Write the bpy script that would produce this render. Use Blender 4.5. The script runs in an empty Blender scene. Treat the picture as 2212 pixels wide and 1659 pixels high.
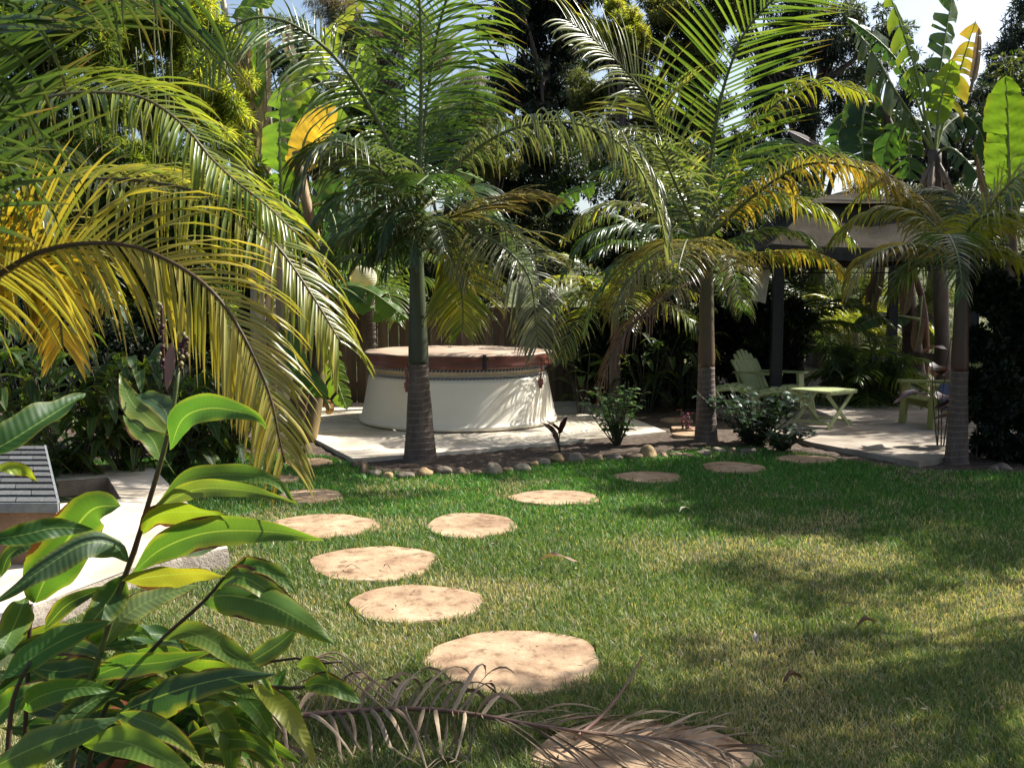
import bpy, bmesh, math, random
import numpy as np
from mathutils import Vector, Matrix
# ---------------------------------------------------------------- camera, world, sun, exposure
SC = bpy.context.scene; COL = SC.collection
PITCH = math.radians(5.11); CAMH = 1.5; FP = 2000.0
cam_d = bpy.data.cameras.new('camera'); cam = bpy.data.objects.new('camera', cam_d); COL.objects.link(cam)
cam.location = (0, 0, CAMH); cam.rotation_euler = (math.radians(90) - PITCH, 0, 0)
cam_d.lens = 36 * FP / 2212; cam_d.sensor_width = 36; cam_d.clip_start = 0.05; cam_d.clip_end = 2000
SC.camera = cam
SUN_EL, SUN_AZ = 43.0, 24.0          # elevation; azimuth measured from +X (right) towards +Y (away)
W = bpy.data.worlds.new("World"); SC.world = W; W.use_nodes = True
nt = W.node_tree; nt.nodes.clear()
sky = nt.nodes.new('ShaderNodeTexSky'); sky.sky_type = 'NISHITA'; sky.sun_disc = False
sky.sun_elevation = math.radians(SUN_EL); sky.sun_rotation = math.radians(90 - SUN_AZ)
sky.air_density = 1.0; sky.dust_density = 3.0; sky.ozone_density = 0.8
bg = nt.nodes.new('ShaderNodeBackground'); bg.inputs[1].default_value = 0.085
wo = nt.nodes.new('ShaderNodeOutputWorld')
nt.links.new(sky.outputs[0], bg.inputs[0]); nt.links.new(bg.outputs[0], wo.inputs[0])
sun_d = bpy.data.lights.new('sun', 'SUN'); sun = bpy.data.objects.new('sun', sun_d); COL.objects.link(sun)
sun_d.energy = 5.0; sun_d.angle = math.radians(0.5); sun_d.color = (1.0, 0.965, 0.90)
_e, _a = math.radians(SUN_EL), math.radians(SUN_AZ)
sun_dir = Vector((math.cos(_e) * math.cos(_a), math.cos(_e) * math.sin(_a), math.sin(_e)))
sun.rotation_euler = sun_dir.to_track_quat('Z', 'Y').to_euler()
SC.view_settings.view_transform = 'Standard'; SC.view_settings.look = 'None'
SC.view_settings.exposure = 1.28; SC.view_settings.gamma = 1.0
try:
    SC.cycles.max_bounces = 8; SC.cycles.transparent_max_bounces = 8; SC.cycles.transmission_bounces = 4
    SC.cycles.use_denoising = True
except Exception: pass

# ---------------------------------------------------------------- helpers
R = random.Random(11); NR = np.random.default_rng(5)
Z = Vector((0, 0, 1)); X = Vector((1, 0, 0)); Yv = Vector((0, 1, 0)); TOCAM = Vector((0, -1, 0))
def ray(px, py):
    cx = (px - 1106) / FP; cy = (829.5 - py) / FP
    return Vector((cx, math.cos(PITCH) + cy * math.sin(PITCH), -math.sin(PITCH) + cy * math.cos(PITCH)))
def P(px, py, Y):
    """world point at distance Y ahead that stands where the survey drawing has (px, py)"""
    d = ray(px, py); s = Y / d.y
    return Vector((d.x * s, Y, CAMH + d.z * s))
def G(px, py, z=0.0):
    d = ray(px, py); s = (z - CAMH) / d.z
    return Vector((d.x * s, d.y * s, z))
def project(x, y, z):
    c, s = math.cos(PITCH), math.sin(PITCH)
    zz = z - CAMH; f = y * c - zz * s; u = y * s + zz * c
    return 1106 + FP * x / f, 829.5 - FP * u / f
def U(a, b): return R.uniform(a, b)
def rv(s=1.0): return Vector((U(-s, s), U(-s, s), U(-s, s)))
def lerp(a, b, t): return a + (b - a) * t
def mixc(a, b, t): return tuple(a[i] + (b[i] - a[i]) * t for i in range(3))
def catmull(pts, n):
    pts = [Vector(p) for p in pts]
    if len(pts) == 2: return [pts[0].lerp(pts[1], i / (n - 1)) for i in range(n)]
    q = [2 * pts[0] - pts[1]] + pts + [2 * pts[-1] - pts[-2]]
    # arc-length like sampling
    dense = []
    for i in range(1, len(q) - 2):
        p0, p1, p2, p3 = q[i - 1:i + 3]
        for k in range(24):
            t = k / 24
            dense.append(.5 * ((2 * p1) + (p2 - p0) * t + (2 * p0 - 5 * p1 + 4 * p2 - p3) * t * t + (3 * p1 - p0 - 3 * p2 + p3) * t ** 3))
    dense.append(pts[-1])
    L = [0]
    for i in range(1, len(dense)): L.append(L[-1] + (dense[i] - dense[i - 1]).length)
    out = []; j = 0
    for k in range(n):
        s = L[-1] * k / (n - 1)
        while j < len(L) - 2 and L[j + 1] < s: j += 1
        d = L[j + 1] - L[j]
        out.append(dense[j].lerp(dense[j + 1], 0 if d < 1e-9 else (s - L[j]) / d))
    return out
def tangents(p):
    return [((p[min(i + 1, len(p) - 1)] - p[max(i - 1, 0)]).normalized()) for i in range(len(p))]

class MB:
    """collects geometry for ONE mesh object"""
    def __init__(s): s.v = []; s.f = []; s.c = []; s.m = []; s.uv = []; s.anyuv = False
    def vert(s, p, c=(1, 1, 1), uv=(0, 0)):
        s.v.append(tuple(p)); s.c.append(tuple(c)); s.uv.append(uv); return len(s.v) - 1
    def face(s, ids, m=0): s.f.append(tuple(ids)); s.m.append(m)
    def box(s, cx, cy, cz, sx, sy, sz, rot=0, m=0, c=(1, 1, 1), mat=None):
        b = len(s.v); cr, sr = math.cos(rot), math.sin(rot)
        for dz in (-.5, .5):
            for dx, dy in ((-.5, -.5), (.5, -.5), (.5, .5), (-.5, .5)):
                x, y = dx * sx, dy * sy; p = Vector((x * cr - y * sr, x * sr + y * cr, dz * sz))
                if mat is not None: p = mat @ p
                s.vert(p + Vector((cx, cy, cz)), c)
        for q in ((3, 2, 1, 0), (4, 5, 6, 7), (0, 1, 5, 4), (1, 2, 6, 5), (2, 3, 7, 6), (3, 0, 4, 7)):
            s.face([b + i for i in q], m)
    def bar(s, a, b_, w, t, up=Z, m=0, c=(1, 1, 1), w2=None):
        a = Vector(a); b_ = Vector(b_); d = (b_ - a).normalized(); sd = d.cross(up)
        if sd.length < 1e-4: sd = d.cross(X)
        sd.normalize(); u = sd.cross(d); b = len(s.v); w2 = w if w2 is None else w2
        for p, ww in ((a, w), (b_, w2)):
            for i, j in ((-1, -1), (1, -1), (1, 1), (-1, 1)): s.vert(p + sd * i * ww / 2 + u * j * t / 2, c)
        for q in ((0, 1, 2, 3), (7, 6, 5, 4), (0, 4, 5, 1), (1, 5, 6, 2), (2, 6, 7, 3), (3, 7, 4, 0)): s.face([b + i for i in q], m)
    def tube(s, pts, rad, n=8, m=0, col=None, cap=True):
        T = tangents(pts); b = len(s.v); ref = Vector((.3, .5, .2)) if abs(T[0].z) > .7 else Z
        S = T[0].cross(ref).normalized()
        for i, p in enumerate(pts):
            S = (S - T[i] * S.dot(T[i])).normalized(); B = T[i].cross(S)
            r = rad(i / (len(pts) - 1)) if callable(rad) else rad
            c = col(i / (len(pts) - 1)) if callable(col) else (col or (1, 1, 1))
            for k in range(n):
                a = 2 * math.pi * k / n
                s.vert(p + (S * math.cos(a) + B * math.sin(a)) * r, c, (k / n, i / len(pts)))
        for i in range(len(pts) - 1):
            for k in range(n):
                k2 = (k + 1) % n
                s.face((b + i * n + k, b + i * n + k2, b + (i + 1) * n + k2, b + (i + 1) * n + k), m)
        if cap:
            s.face([b + k for k in range(n)][::-1], m); s.face([b + (len(pts) - 1) * n + k for k in range(n)], m)
    def lathe(s, prof, cx, cy, n=48, m=0, c=(1, 1, 1), a0=0, a1=2 * math.pi, closed=True):
        b = len(s.v); k_n = n if closed else n + 1
        for r, z in prof:
            for k in range(k_n):
                a = a0 + (a1 - a0) * k / n
                s.vert((cx + r * math.cos(a), cy + r * math.sin(a), z), c, (k / n, z))
        for i in range(len(prof) - 1):
            for k in range(n):
                k2 = (k + 1) % k_n
                s.face((b + i * k_n + k, b + i * k_n + k2, b + (i + 1) * k_n + k2, b + (i + 1) * k_n + k), m)
    def build(s, name, mats, parent=None, smooth=False):
        me = bpy.data.meshes.new(name); me.from_pydata(s.v, [], s.f)
        mats = mats if isinstance(mats, (list, tuple)) else [mats]
        for mt in mats: me.materials.append(mt)
        me.polygons.foreach_set('material_index', s.m)
        if smooth: me.polygons.foreach_set('use_smooth', [True] * len(s.f))
        ca = me.attributes.new('Col', 'FLOAT_COLOR', 'POINT')
        arr = np.ones((len(s.v), 4), dtype=np.float32); arr[:, :3] = np.array(s.c, dtype=np.float32).reshape(-1, 3); ca.data.foreach_set('color', arr.ravel())
        ul = me.uv_layers.new(name='UVMap'); li = np.zeros(len(me.loops), dtype=np.int32); me.loops.foreach_get('vertex_index', li)
        ul.data.foreach_set('uv', np.array(s.uv, dtype=np.float32)[li].ravel())
        me.update(); o = bpy.data.objects.new(name, me); COL.objects.link(o)
        if parent: put(o, parent)
        return o
def put(o, parent):
    o.parent = parent; o.matrix_parent_inverse = Matrix.Translation(-Vector(parent.location)) if parent.type == 'EMPTY' else Matrix.Identity(4)
def npmesh(name, v, f, c, mat, parent=None, nper=4):
    """v (N,3), f (M,nper) ints, c (N,3) -> one mesh"""
    me = bpy.data.meshes.new(name)
    me.vertices.add(len(v)); me.vertices.foreach_set('co', np.asarray(v, np.float32).ravel())
    me.loops.add(f.size); me.loops.foreach_set('vertex_index', f.ravel().astype(np.int32))
    me.polygons.add(len(f)); me.polygons.foreach_set('loop_start', np.arange(0, f.size, f.shape[1], dtype=np.int32))
    try: me.polygons.foreach_set('loop_total', np.full(len(f), f.shape[1], dtype=np.int32))
    except Exception: pass
    ca = me.attributes.new('Col', 'FLOAT_COLOR', 'POINT')
    arr = np.ones((len(v), 4), np.float32); arr[:, :3] = c; ca.data.foreach_set('color', arr.ravel())
    me.materials.append(mat); me.update(calc_edges=True); me.validate()
    o = bpy.data.objects.new(name, me); COL.objects.link(o)
    if parent: put(o, parent)
    return o
def tag(o, label=None, cat=None, group=None, kind=None):
    if label: o['label'] = label
    if cat: o['category'] = cat
    if group: o['group'] = group
    if kind: o['kind'] = kind
    return o
def thing(name, label, cat, loc=(0, 0, 0), group=None):
    o = bpy.data.objects.new(name, None); COL.objects.link(o); o.location = loc; o.empty_display_size = .1
    return tag(o, label, cat, group)

# ---------------------------------------------------------------- materials
def newmat(name):
    m = bpy.data.materials.new(name); m.use_nodes = True; t = m.node_tree; t.nodes.clear()
    o = t.nodes.new('ShaderNodeOutputMaterial'); return m, t, o
def N(t, kind, **kw):
    n = t.nodes.new(kind)
    for k, v in kw.items():
        if k.startswith('_'): setattr(n, k[1:], v)
        else: n.inputs[k].default_value = v
    return n
def ramp(t, fac, stops):
    r = t.nodes.new('ShaderNodeValToRGB'); e = r.color_ramp.elements
    while len(e) < len(stops): e.new(0.5)
    for i, (p, c) in enumerate(stops): e[i].position = p; e[i].color = (*c, 1) if len(c) == 3 else c
    t.links.new(fac, r.inputs[0]); return r.outputs[0]
def mixn(t, fac, a, b, mode='MIX'):
    n = t.nodes.new('ShaderNodeMix'); n.data_type = 'RGBA'; n.blend_type = mode
    for s, v in ((n.inputs[0], fac), (n.inputs[6], a), (n.inputs[7], b)):
        if hasattr(v, 'links') or hasattr(v, 'is_linked'): t.links.new(v, s)
        elif isinstance(v, (int, float)): s.default_value = v
        else: s.default_value = (*v, 1)
    return n.outputs[2]
def mathn(t, op, a, b=None, clamp=False):
    n = t.nodes.new('ShaderNodeMath'); n.operation = op; n.use_clamp = clamp
    for i, v in enumerate((a, b)):
        if v is None: continue
        if hasattr(v, 'is_linked'): t.links.new(v, n.inputs[i])
        else: n.inputs[i].default_value = v
    return n.outputs[0]
def noise(t, scale, detail=4, rough=.55, coord=None, dist=0, vec_scale=None):
    n = N(t, 'ShaderNodeTexNoise', Scale=scale, Detail=detail, Roughness=rough, Distortion=dist)
    if coord is None:
        tc = t.nodes.new('ShaderNodeTexCoord'); coord = tc.outputs['Object']
    if vec_scale:
        mp = t.nodes.new('ShaderNodeMapping'); mp.inputs['Scale'].default_value = vec_scale; t.links.new(coord, mp.inputs[0]); coord = mp.outputs[0]
    t.links.new(coord, n.inputs['Vector']); return n.outputs['Fac']
def bump(t, h, strength=.3, dist=.01):
    b = N(t, 'ShaderNodeBump', Strength=strength, Distance=dist); t.links.new(h, b.inputs['Height']); return b.outputs[0]

def leafmat(name, rough=.42, trans=.42, gain=1.6, veins=0, brown=0.0, spec=.5, noise_scale=6.0, spots=0.0):
    m, t, o = newmat(name)
    at = t.nodes.new('ShaderNodeAttribute'); at.attribute_name = 'Col'
    base = at.outputs['Color']
    nz = noise(t, noise_scale, 3)
    base = mixn(t, .35, base, ramp(t, nz, [(.3, (.55, .6, .5)), (.7, (1.25, 1.2, 1.2))]), 'MULTIPLY')
    nrm = None
    if veins or brown:
        uv = t.nodes.new('ShaderNodeUVMap'); sp = t.nodes.new('ShaderNodeSeparateXYZ'); t.links.new(uv.outputs[0], sp.inputs[0])
        au = mathn(t, 'ABSOLUTE', sp.outputs[0])
    if veins:
        ph = mathn(t, 'ADD', mathn(t, 'MULTIPLY', sp.outputs[1], veins), mathn(t, 'MULTIPLY', au, -7.0))
        sn = mathn(t, 'SINE', ph)
        base = mixn(t, mathn(t, 'MULTIPLY', mathn(t, 'ADD', mathn(t, 'MULTIPLY', sn, .5), .5), .10), base, mixn(t, 1.0, base, (.55, .62, .5), 'MULTIPLY'))
        mid = mathn(t, 'LESS_THAN', au, .045)
        base = mixn(t, mathn(t, 'MULTIPLY', mid, .6), base, (.22, .30, .08))
        nrm = bump(t, sn, .2, .0012)
    if brown:
        nb = noise(t, 14, 4, .65)
        low = noise(t, 8, 2, .5)
        e0 = mathn(t, 'ADD', mathn(t, 'ADD', au, mathn(t, 'MULTIPLY', nb, .35)), mathn(t, 'MULTIPLY', low, 1.1))
        e = mathn(t, 'GREATER_THAN', e0, 1.98 - brown)
        yel = N(t, 'ShaderNodeMapRange'); t.links.new(e0, yel.inputs[0]); yel.inputs[1].default_value = 1.62 - brown; yel.inputs[2].default_value = 1.98 - brown; yel = yel.outputs[0]
        base = mixn(t, mathn(t, 'MULTIPLY', yel, .6), base, (.24, .24, .03))
        base = mixn(t, e, base, (.085, .035, .018))
    if spots:
        ns = noise(t, 34, 5, .7); s_ = mathn(t, 'GREATER_THAN', ns, 1 - spots)
        base = mixn(t, s_, base, (.10, .04, .015))
    pb = N(t, 'ShaderNodeBsdfPrincipled', Roughness=rough); pb.inputs['Specular IOR Level'].default_value = spec
    t.links.new(base, pb.inputs['Base Color'])
    tr = t.nodes.new('ShaderNodeBsdfTranslucent')
    tc = mixn(t, 1.0, base, (gain * 1.05, gain, gain * .38), 'MULTIPLY'); t.links.new(tc, tr.inputs[0])
    if nrm: t.links.new(nrm, pb.inputs['Normal'])
    mx = N(t, 'ShaderNodeMixShader', Fac=trans); t.links.new(pb.outputs[0], mx.inputs[1]); t.links.new(tr.outputs[0], mx.inputs[2])
    t.links.new(mx.outputs[0], o.inputs[0]); return m
def surf(name, stops, scale=5, detail=5, rough=.8, bs=.3, bd=.01, bscale=None, vec=None, spec=.3, attr=False, coord=None, scale2=None, stops2=None, roughn=.6):
    m, t, o = newmat(name)
    n1 = noise(t, scale, detail, roughn, vec_scale=vec)
    c = ramp(t, n1, stops)
    if stops2: c = mixn(t, 1.0, c, ramp(t, noise(t, scale2, 4), stops2), 'MULTIPLY')
    if attr:
        at = t.nodes.new('ShaderNodeAttribute'); at.attribute_name = 'Col'; c = mixn(t, 1.0, c, at.outputs['Color'], 'MULTIPLY')
    pb = N(t, 'ShaderNodeBsdfPrincipled', Roughness=rough); pb.inputs['Specular IOR Level'].default_value = spec
    t.links.new(c, pb.inputs['Base Color'])
    if bs: t.links.new(bump(t, noise(t, bscale or scale * 4, 6, .65, vec_scale=vec), bs, bd), pb.inputs['Normal'])
    t.links.new(pb.outputs[0], o.inputs[0]); return m
M = {}
M['palm'] = leafmat('palm_leaf', rough=.33, trans=.43, gain=1.6, spec=.55, noise_scale=3, spots=.30)
M['palmdry'] = leafmat('palm_leaf_dry', rough=.7, trans=.22, gain=1.1, spec=.25)
M['banana'] = leafmat('banana_leaf', rough=.38, trans=.5, gain=1.7, veins=300, brown=.12, spec=.5)
M['ginger'] = leafmat('ginger_leaf', rough=.5, trans=.5, gain=1.7, veins=300, brown=.22, spec=.32, noise_scale=7)
M['ginger2'] = leafmat('ginger_leaf_ragged', rough=.42, trans=.42, gain=1.6, veins=300, brown=.33, spec=.4, noise_scale=7)
M['leaf'] = leafmat('tree_leaf', rough=.5, trans=.34, gain=1.5, spec=.4, noise_scale=1.2)
M['bright'] = leafmat('bamboo_leaf', rough=.5, trans=.55, gain=1.7, spec=.4, noise_scale=1.2)
M['shrub'] = leafmat('shrub_leaf', rough=.4, trans=.25, gain=1.3, spec=.5)
M['grass'] = leafmat('grass_blade', rough=.5, trans=.35, gain=1.4, spec=.3, noise_scale=2.0)
M['stem'] = surf('plant_stem', [(.3, (.8, .8, .8)), (.7, (1.1, 1.1, 1.1))], 30, rough=.5, attr=True, bs=.15)
M['bark'] = surf('tree_bark', [(.3, (.05, .038, .03)), (.7, (.16, .125, .1))], 8, vec=(1, 1, .25), bs=.8, bd=.03)
M['deadleaf'] = surf('dead_frond', [(.3, (.75, .72, .7)), (.7, (1.2, 1.15, 1.1))], 20, rough=.7, attr=True, bs=.2)
def palm_trunk_mat():
    m, t, o = newmat('palm_trunk'); tc = t.nodes.new('ShaderNodeTexCoord'); sp = t.nodes.new('ShaderNodeSeparateXYZ'); t.links.new(tc.outputs['Object'], sp.inputs[0])
    zz = mathn(t, 'ADD', sp.outputs[2], mathn(t, 'MULTIPLY', noise(t, 2.2, 5), .13))
    ring = mathn(t, 'SINE', mathn(t, 'MULTIPLY', zz, 105))
    ring2 = mathn(t, 'POWER', mathn(t, 'ADD', mathn(t, 'MULTIPLY', ring, .5), .5), 6)
    c = ramp(t, noise(t, 7, 6, .7, vec_scale=(1, 1, .35)), [(.3, (.05, .034, .026)), (.55, (.11, .078, .06)), (.75, (.20, .155, .125))])
    c = mixn(t, mathn(t, 'MULTIPLY', ring2, mathn(t, 'MULTIPLY', noise(t, 4, 3), .55)), c, (.27, .22, .18))
    fine = noise(t, 60, 4, .7, vec_scale=(1, 1, .12))
    c = mixn(t, .5, c, ramp(t, fine, [(.3, (.6, .6, .6)), (.7, (1.2, 1.2, 1.2))]), 'MULTIPLY')
    pb = N(t, 'ShaderNodeBsdfPrincipled', Roughness=.8); t.links.new(c, pb.inputs['Base Color'])
    h = mathn(t, 'ADD', mathn(t, 'MULTIPLY', ring2, .5), fine); t.links.new(bump(t, h, .6, .012), pb.inputs['Normal'])
    t.links.new(pb.outputs[0], o.inputs[0]); return m
M['palmtrunk'] = palm_trunk_mat()
M['shaft'] = surf('crownshaft', [(.3, (.75, .75, .75)), (.7, (1.15, 1.15, 1.1))], 9, vec=(1, 1, .3), rough=.45, attr=True, bs=.12, spec=.4)
M['stone'] = surf('flagstone', [(.28, (.17, .10, .06)), (.42, (.28, .185, .11)), (.55, (.37, .26, .16)), (.72, (.46, .35, .23))], 3.2, 9, .85, bs=.9, bd=.02, bscale=5, scale2=14, stops2=[(.32, (.5, .44, .40)), (.44, (.94, .92, .90)), (.6, (1.06, 1.05, 1.04))], roughn=.68)
M['rock'] = surf('border_rock', [(.3, (.55, .52, .5)), (.6, (1, 1, 1)), (.8, (1.15, 1.15, 1.15))], 9, 7, .85, bs=.5, bd=.008, attr=True)
M['concrete'] = surf('concrete', [(.3, (.46, .40, .31)), (.6, (.58, .51, .41)), (.8, (.64, .57, .46))], 3, 8, .9, bs=.25, bd=.004, bscale=80, scale2=2.3, stops2=[(.33, (.70, .67, .62)), (.5, (.97, .96, .95)), (.6, (1.03, 1.03, 1.03))])
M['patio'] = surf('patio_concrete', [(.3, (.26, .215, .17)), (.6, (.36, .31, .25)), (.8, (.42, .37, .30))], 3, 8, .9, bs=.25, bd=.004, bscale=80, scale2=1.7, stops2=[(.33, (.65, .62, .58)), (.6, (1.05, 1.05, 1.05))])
M['soil'] = surf('soil', [(.3, (.045, .03, .022)), (.55, (.11, .078, .055)), (.75, (.20, .15, .11))], 14, 8, .95, bs=1, bd=.03, bscale=40)
M['lawn'] = surf('lawn_soil', [(.3, (.03, .045, .014)), (.55, (.055, .07, .022)), (.75, (.11, .10, .05))], 10, 8, .95, bs=.8, bd=.02, bscale=60)
# ---------------------------------------------------------------- ground and paving
def sheet(name, pts, z, mat, thick=0, kind='structure'):
    mb = MB(); n = len(pts); b = [mb.vert((p[0], p[1], z)) for p in pts]; mb.face(b)
    if thick:
        lo = [mb.vert((p[0], p[1], z - thick)) for p in pts]
        for i in range(n): j = (i + 1) % n; mb.face((b[i], lo[i], lo[j], b[j]))
    o = mb.build(name, mat); o['kind'] = kind; return o
def vnoise(x, y, s, seed=0):
    """smooth value noise, numpy"""
    rs = np.random.default_rng(seed); g = rs.random((64, 64)); xs, ys = x / s, y / s
    xi, yi = np.floor(xs).astype(int), np.floor(ys).astype(int); fx, fy = xs - xi, ys - yi
    fx, fy = fx * fx * (3 - 2 * fx), fy * fy * (3 - 2 * fy); a = lambda i, j: g[(xi + i) % 64, (yi + j) % 64]
    return (a(0, 0) * (1 - fx) + a(1, 0) * fx) * (1 - fy) + (a(0, 1) * (1 - fx) + a(1, 1) * fx) * fy
# one ground sheet to the horizon
mb = MB()
for p in ((-400, -30), (400, -30), (400, 700), (-400, 700)): mb.vert((*p, -0.012))
mb.face((0, 1, 2, 3)); g = mb.build('ground', M['soil']); g['kind'] = 'structure'
# lawn sheet and its far edge (survey drawing coordinates)
EDGE = [(-200, 1012), (560, 985), (700, 985), (775, 1008), (830, 1022), (900, 1030), (1010, 1026), (1080, 1020), (1130, 1012), (1180, 1005), (1260, 996), (1400, 990),
        (1450, 980), (1530, 972), (1600, 968), (1680, 975), (1760, 985), (1850, 1000), (1985, 1015), (2080, 1022), (2400, 1028)]
far = [G(x, y) for x, y in EDGE]
sheet('lawn', [(-6, 0.3), (7, 0.3)] + [(p.x, p.y) for p in far[::-1]], 0.0, M['lawn'])
# spa slab, patio slab, side walk
SPA = [G(762, 990, .05), G(873, 984, .05), G(1171, 958, .05), G(1440, 932, .05), G(1320, 885, .05), G(1240, 862, .05), G(560, 868, .05), G(655, 935, .05)]
sheet('spa_slab', [(p.x, p.y) for p in SPA], .05, M['concrete'], .08)
PAT = [G(1752, 955, .06), G(1986, 998, .06), G(2130, 970, .06), G(2500, 922, .06), G(2400, 858, .06), G(1985, 862, .06), G(1500, 858, .06), G(1530, 890, .06)]
sheet('patio_slab', [(p.x, p.y) for p in PAT], .06, M['patio'], .09)
# side walk with a sunken step well
WZ = .12
w_ = lambda x, y: G(x, y, WZ)
A, B_, C_, D_ = w_(-150, 1003), w_(325, 1004), w_(371, 1052), w_(470, 1150)
E_, F_, Gq, H_ = w_(492, 1183), w_(400, 1200), w_(300, 1222), w_(120, 1290)
I_ = w_(-150, 1400)
h1, h2, h3, h4 = w_(60, 1045), w_(233, 1031), w_(262, 1078), w_(60, 1092)
mb = MB(); vs = {}
for k, p in dict(A=A, B=B_, C=C_, D=D_, E=E_, F=F_, G=Gq, H=H_, I=I_, h1=h1, h2=h2, h3=h3, h4=h4).items(): vs[k] = mb.vert(p)
for q in (('A', 'h1', 'h2', 'B'), ('B', 'h2', 'h3', 'C'), ('C', 'h3', 'E', 'D'), ('h3', 'h4', 'G', 'F', 'E'), ('h4', 'I', 'H', 'G'), ('A', 'I', 'h4', 'h1')): mb.face([vs[i] for i in q])
mb.build('side_walk', M['concrete'])['kind'] = 'structure'
M['kerb'] = surf('rough_kerb', [(.3, (.18, .15, .12)), (.7, (.38, .33, .27))], 12, 8, .95, bs=1, bd=.02, bscale=45)
mb = MB()
pts = catmull([I_, H_, Gq, F_, E_], 30)
for i, p in enumerate(pts):
    j = .006 * math.sin(i * 1.3); mb.vert((p.x, p.y, WZ)); mb.vert((p.x + .012 + j, p.y - .02 + j, WZ * .7)); mb.vert((p.x + .014 - j, p.y - .022, -.01))
for i in range(len(pts) - 1):
    for k in (0, 1): mb.face((3 * i + k, 3 * i + 3 + k, 3 * i + 4 + k, 3 * i + 1 + k))
mb.build('walk_kerb', M['kerb'], smooth=True)['kind'] = 'structure'
M['well'] = surf('well_wall', [(.3, (.15, .115, .085)), (.7, (.30, .24, .18))], 6, 8, .95, bs=.6, bscale=40)
mb = MB(); hs = [h1, h2, h3, h4]; t_ = [mb.vert(p - Vector((0, 0, .004))) for p in hs]; d_ = [mb.vert(p - Vector((0, 0, .26))) for p in hs]
for i in range(4): j = (i + 1) % 4; mb.face((t_[i], t_[j], d_[j], d_[i]))
mb.face(d_); mb.build('step_well', M['well'])['kind'] = 'structure'
# planting bed between slab and lawn
mb = MB(); n0 = 0
bed = [(770, 1006), (700, 985), (800, 1002), (1000, 985), (1300, 958), (1445, 945), (1530, 885), (1750, 955), (1850, 975), (1986, 998), (2130, 970), (2400, 960)]
bedn = [(x, float(np.interp(x, [e[0] for e in EDGE], [e[1] for e in EDGE])) + 8) for x in range(680, 2420, 30)]
nx, ny = 160, 26; grid = []
for i in range(nx):
    x = 660 + i * (2420 - 660) / (nx - 1); yn = float(np.interp(x, [e[0] for e in EDGE], [e[1] for e in EDGE])) + 7
    for j in range(ny):
        y = lerp(yn, 872, (j / (ny - 1)) ** .8); p = G(x, y); h = .005 + .025 * math.sin(j / (ny - 1) * 2.2) + U(-.008, .008)
        if j == 0: h = -.005
        mb.vert((p.x, p.y, min(h, .036)))
for i in range(nx - 1):
    for j in range(ny - 1): a = i * ny + j; mb.face((a, a + ny, a + ny + 1, a + 1))
mb.build('planting_bed', M['soil'], smooth=True)['kind'] = 'structure'
# hillside behind
M['hill'] = surf('hillside_scrub', [(.3, (.035, .05, .018)), (.5, (.10, .12, .04)), (.7, (.20, .19, .09))], 1.2, 10, .95, bs=1, bd=.3, bscale=4)
mb = MB(); nx, ny = 50, 16
for i in range(nx):
    for j in range(ny):
        x = -34 + 68 * i / (nx - 1); y = 17.5 + 30 * j / (ny - 1); t = j / (ny - 1)
        mb.vert((x, y, -.3 + 6.2 * t ** .8 + .35 * math.sin(x * .5 + j) * t))
for i in range(nx - 1):
    for j in range(ny - 1): a = i * ny + j; mb.face((a, a + ny, a + ny + 1, a + 1))
mb.build('hillside', M['hill'], smooth=True)['kind'] = 'structure'

# ---------------------------------------------------------------- stepping stones, flags, rocks
STONES = [(1112, 1440, 390, 142, 'broad sandstone stepping stone nearest the dead palm frond, centre of the lawn'),
          (897, 1312, 295, 82, 'rounded sandstone stepping stone second from the front in the curving path'),
          (808, 1224, 282, 76, 'oval sandstone stepping stone with thin curled debris, third up the path'),
          (1017, 1141, 196, 55, 'small pale round stepping stone where the right hand path branches off'),
          (695, 1143, 240, 54, 'sunlit oval stepping stone beside the green ginger leaf tips on left'),
          (1198, 1080, 196, 32, 'flat stepping stone on the right branch, in front of the border rocks'),
          (1400, 1035, 152, 24, 'narrow shadow striped stepping stone in front of the leafy shrub'),
          (1583, 1014, 136, 24, 'shaded stepping stone in front of the ringed palm by the chair'),
          (1742, 996, 130, 17, 'farthest stepping stone, next to the corner of the shaded patio'),
          (668, 1077, 148, 30, 'stepping stone at the tip of the long yellow frond'),
          (664, 1003, 112, 18, 'farthest left stepping stone close to the spa slab corner'),
          (604, 1040, 90, 16, 'small stepping stone half hidden by the drooping yellow frond'),
          (1390, 1648, 520, 158, 'large stepping stone under the dead palm frond at bottom of lawn')]
ELL = []
def flat_stone(name, c, rx, ry, z, th, label, cat, group, seed, ang=0):
    rr = random.Random(seed); k = 44; ph = [rr.uniform(0, 6.28) for _ in range(5)]; mb = MB(); mb2 = []
    t = thing(name, label, cat, (c.x, c.y, 0), group) if False else None
    rings = []
    for s, dz in ((1.0, -th), (1.0, -.008), (.985, 0), (.7, .001), (.35, 0.0)):
        ids = []
        for i in range(k):
            a = 2 * math.pi * i / k; w = 1 + .035 * math.sin(3 * a + ph[0]) + .025 * math.sin(5 * a + ph[1]) + .012 * math.sin(9 * a + ph[2]) + rr.uniform(-.005, .005)
            ids.append(mb.vert((c.x + rx * w * s * math.cos(a), c.y + ry * w * s * math.sin(a), z + dz + rr.uniform(-.001, .001))))
        rings.append(ids)
    for r0, r1 in zip(rings, rings[1:]):
        for i in range(k): j = (i + 1) % k; mb.face((r0[i], r0[j], r1[j], r1[i]))
    mb.face(rings[-1]); o = mb.build(name, M['stone'], smooth=False); tag(o, label, cat, group); return o
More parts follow.
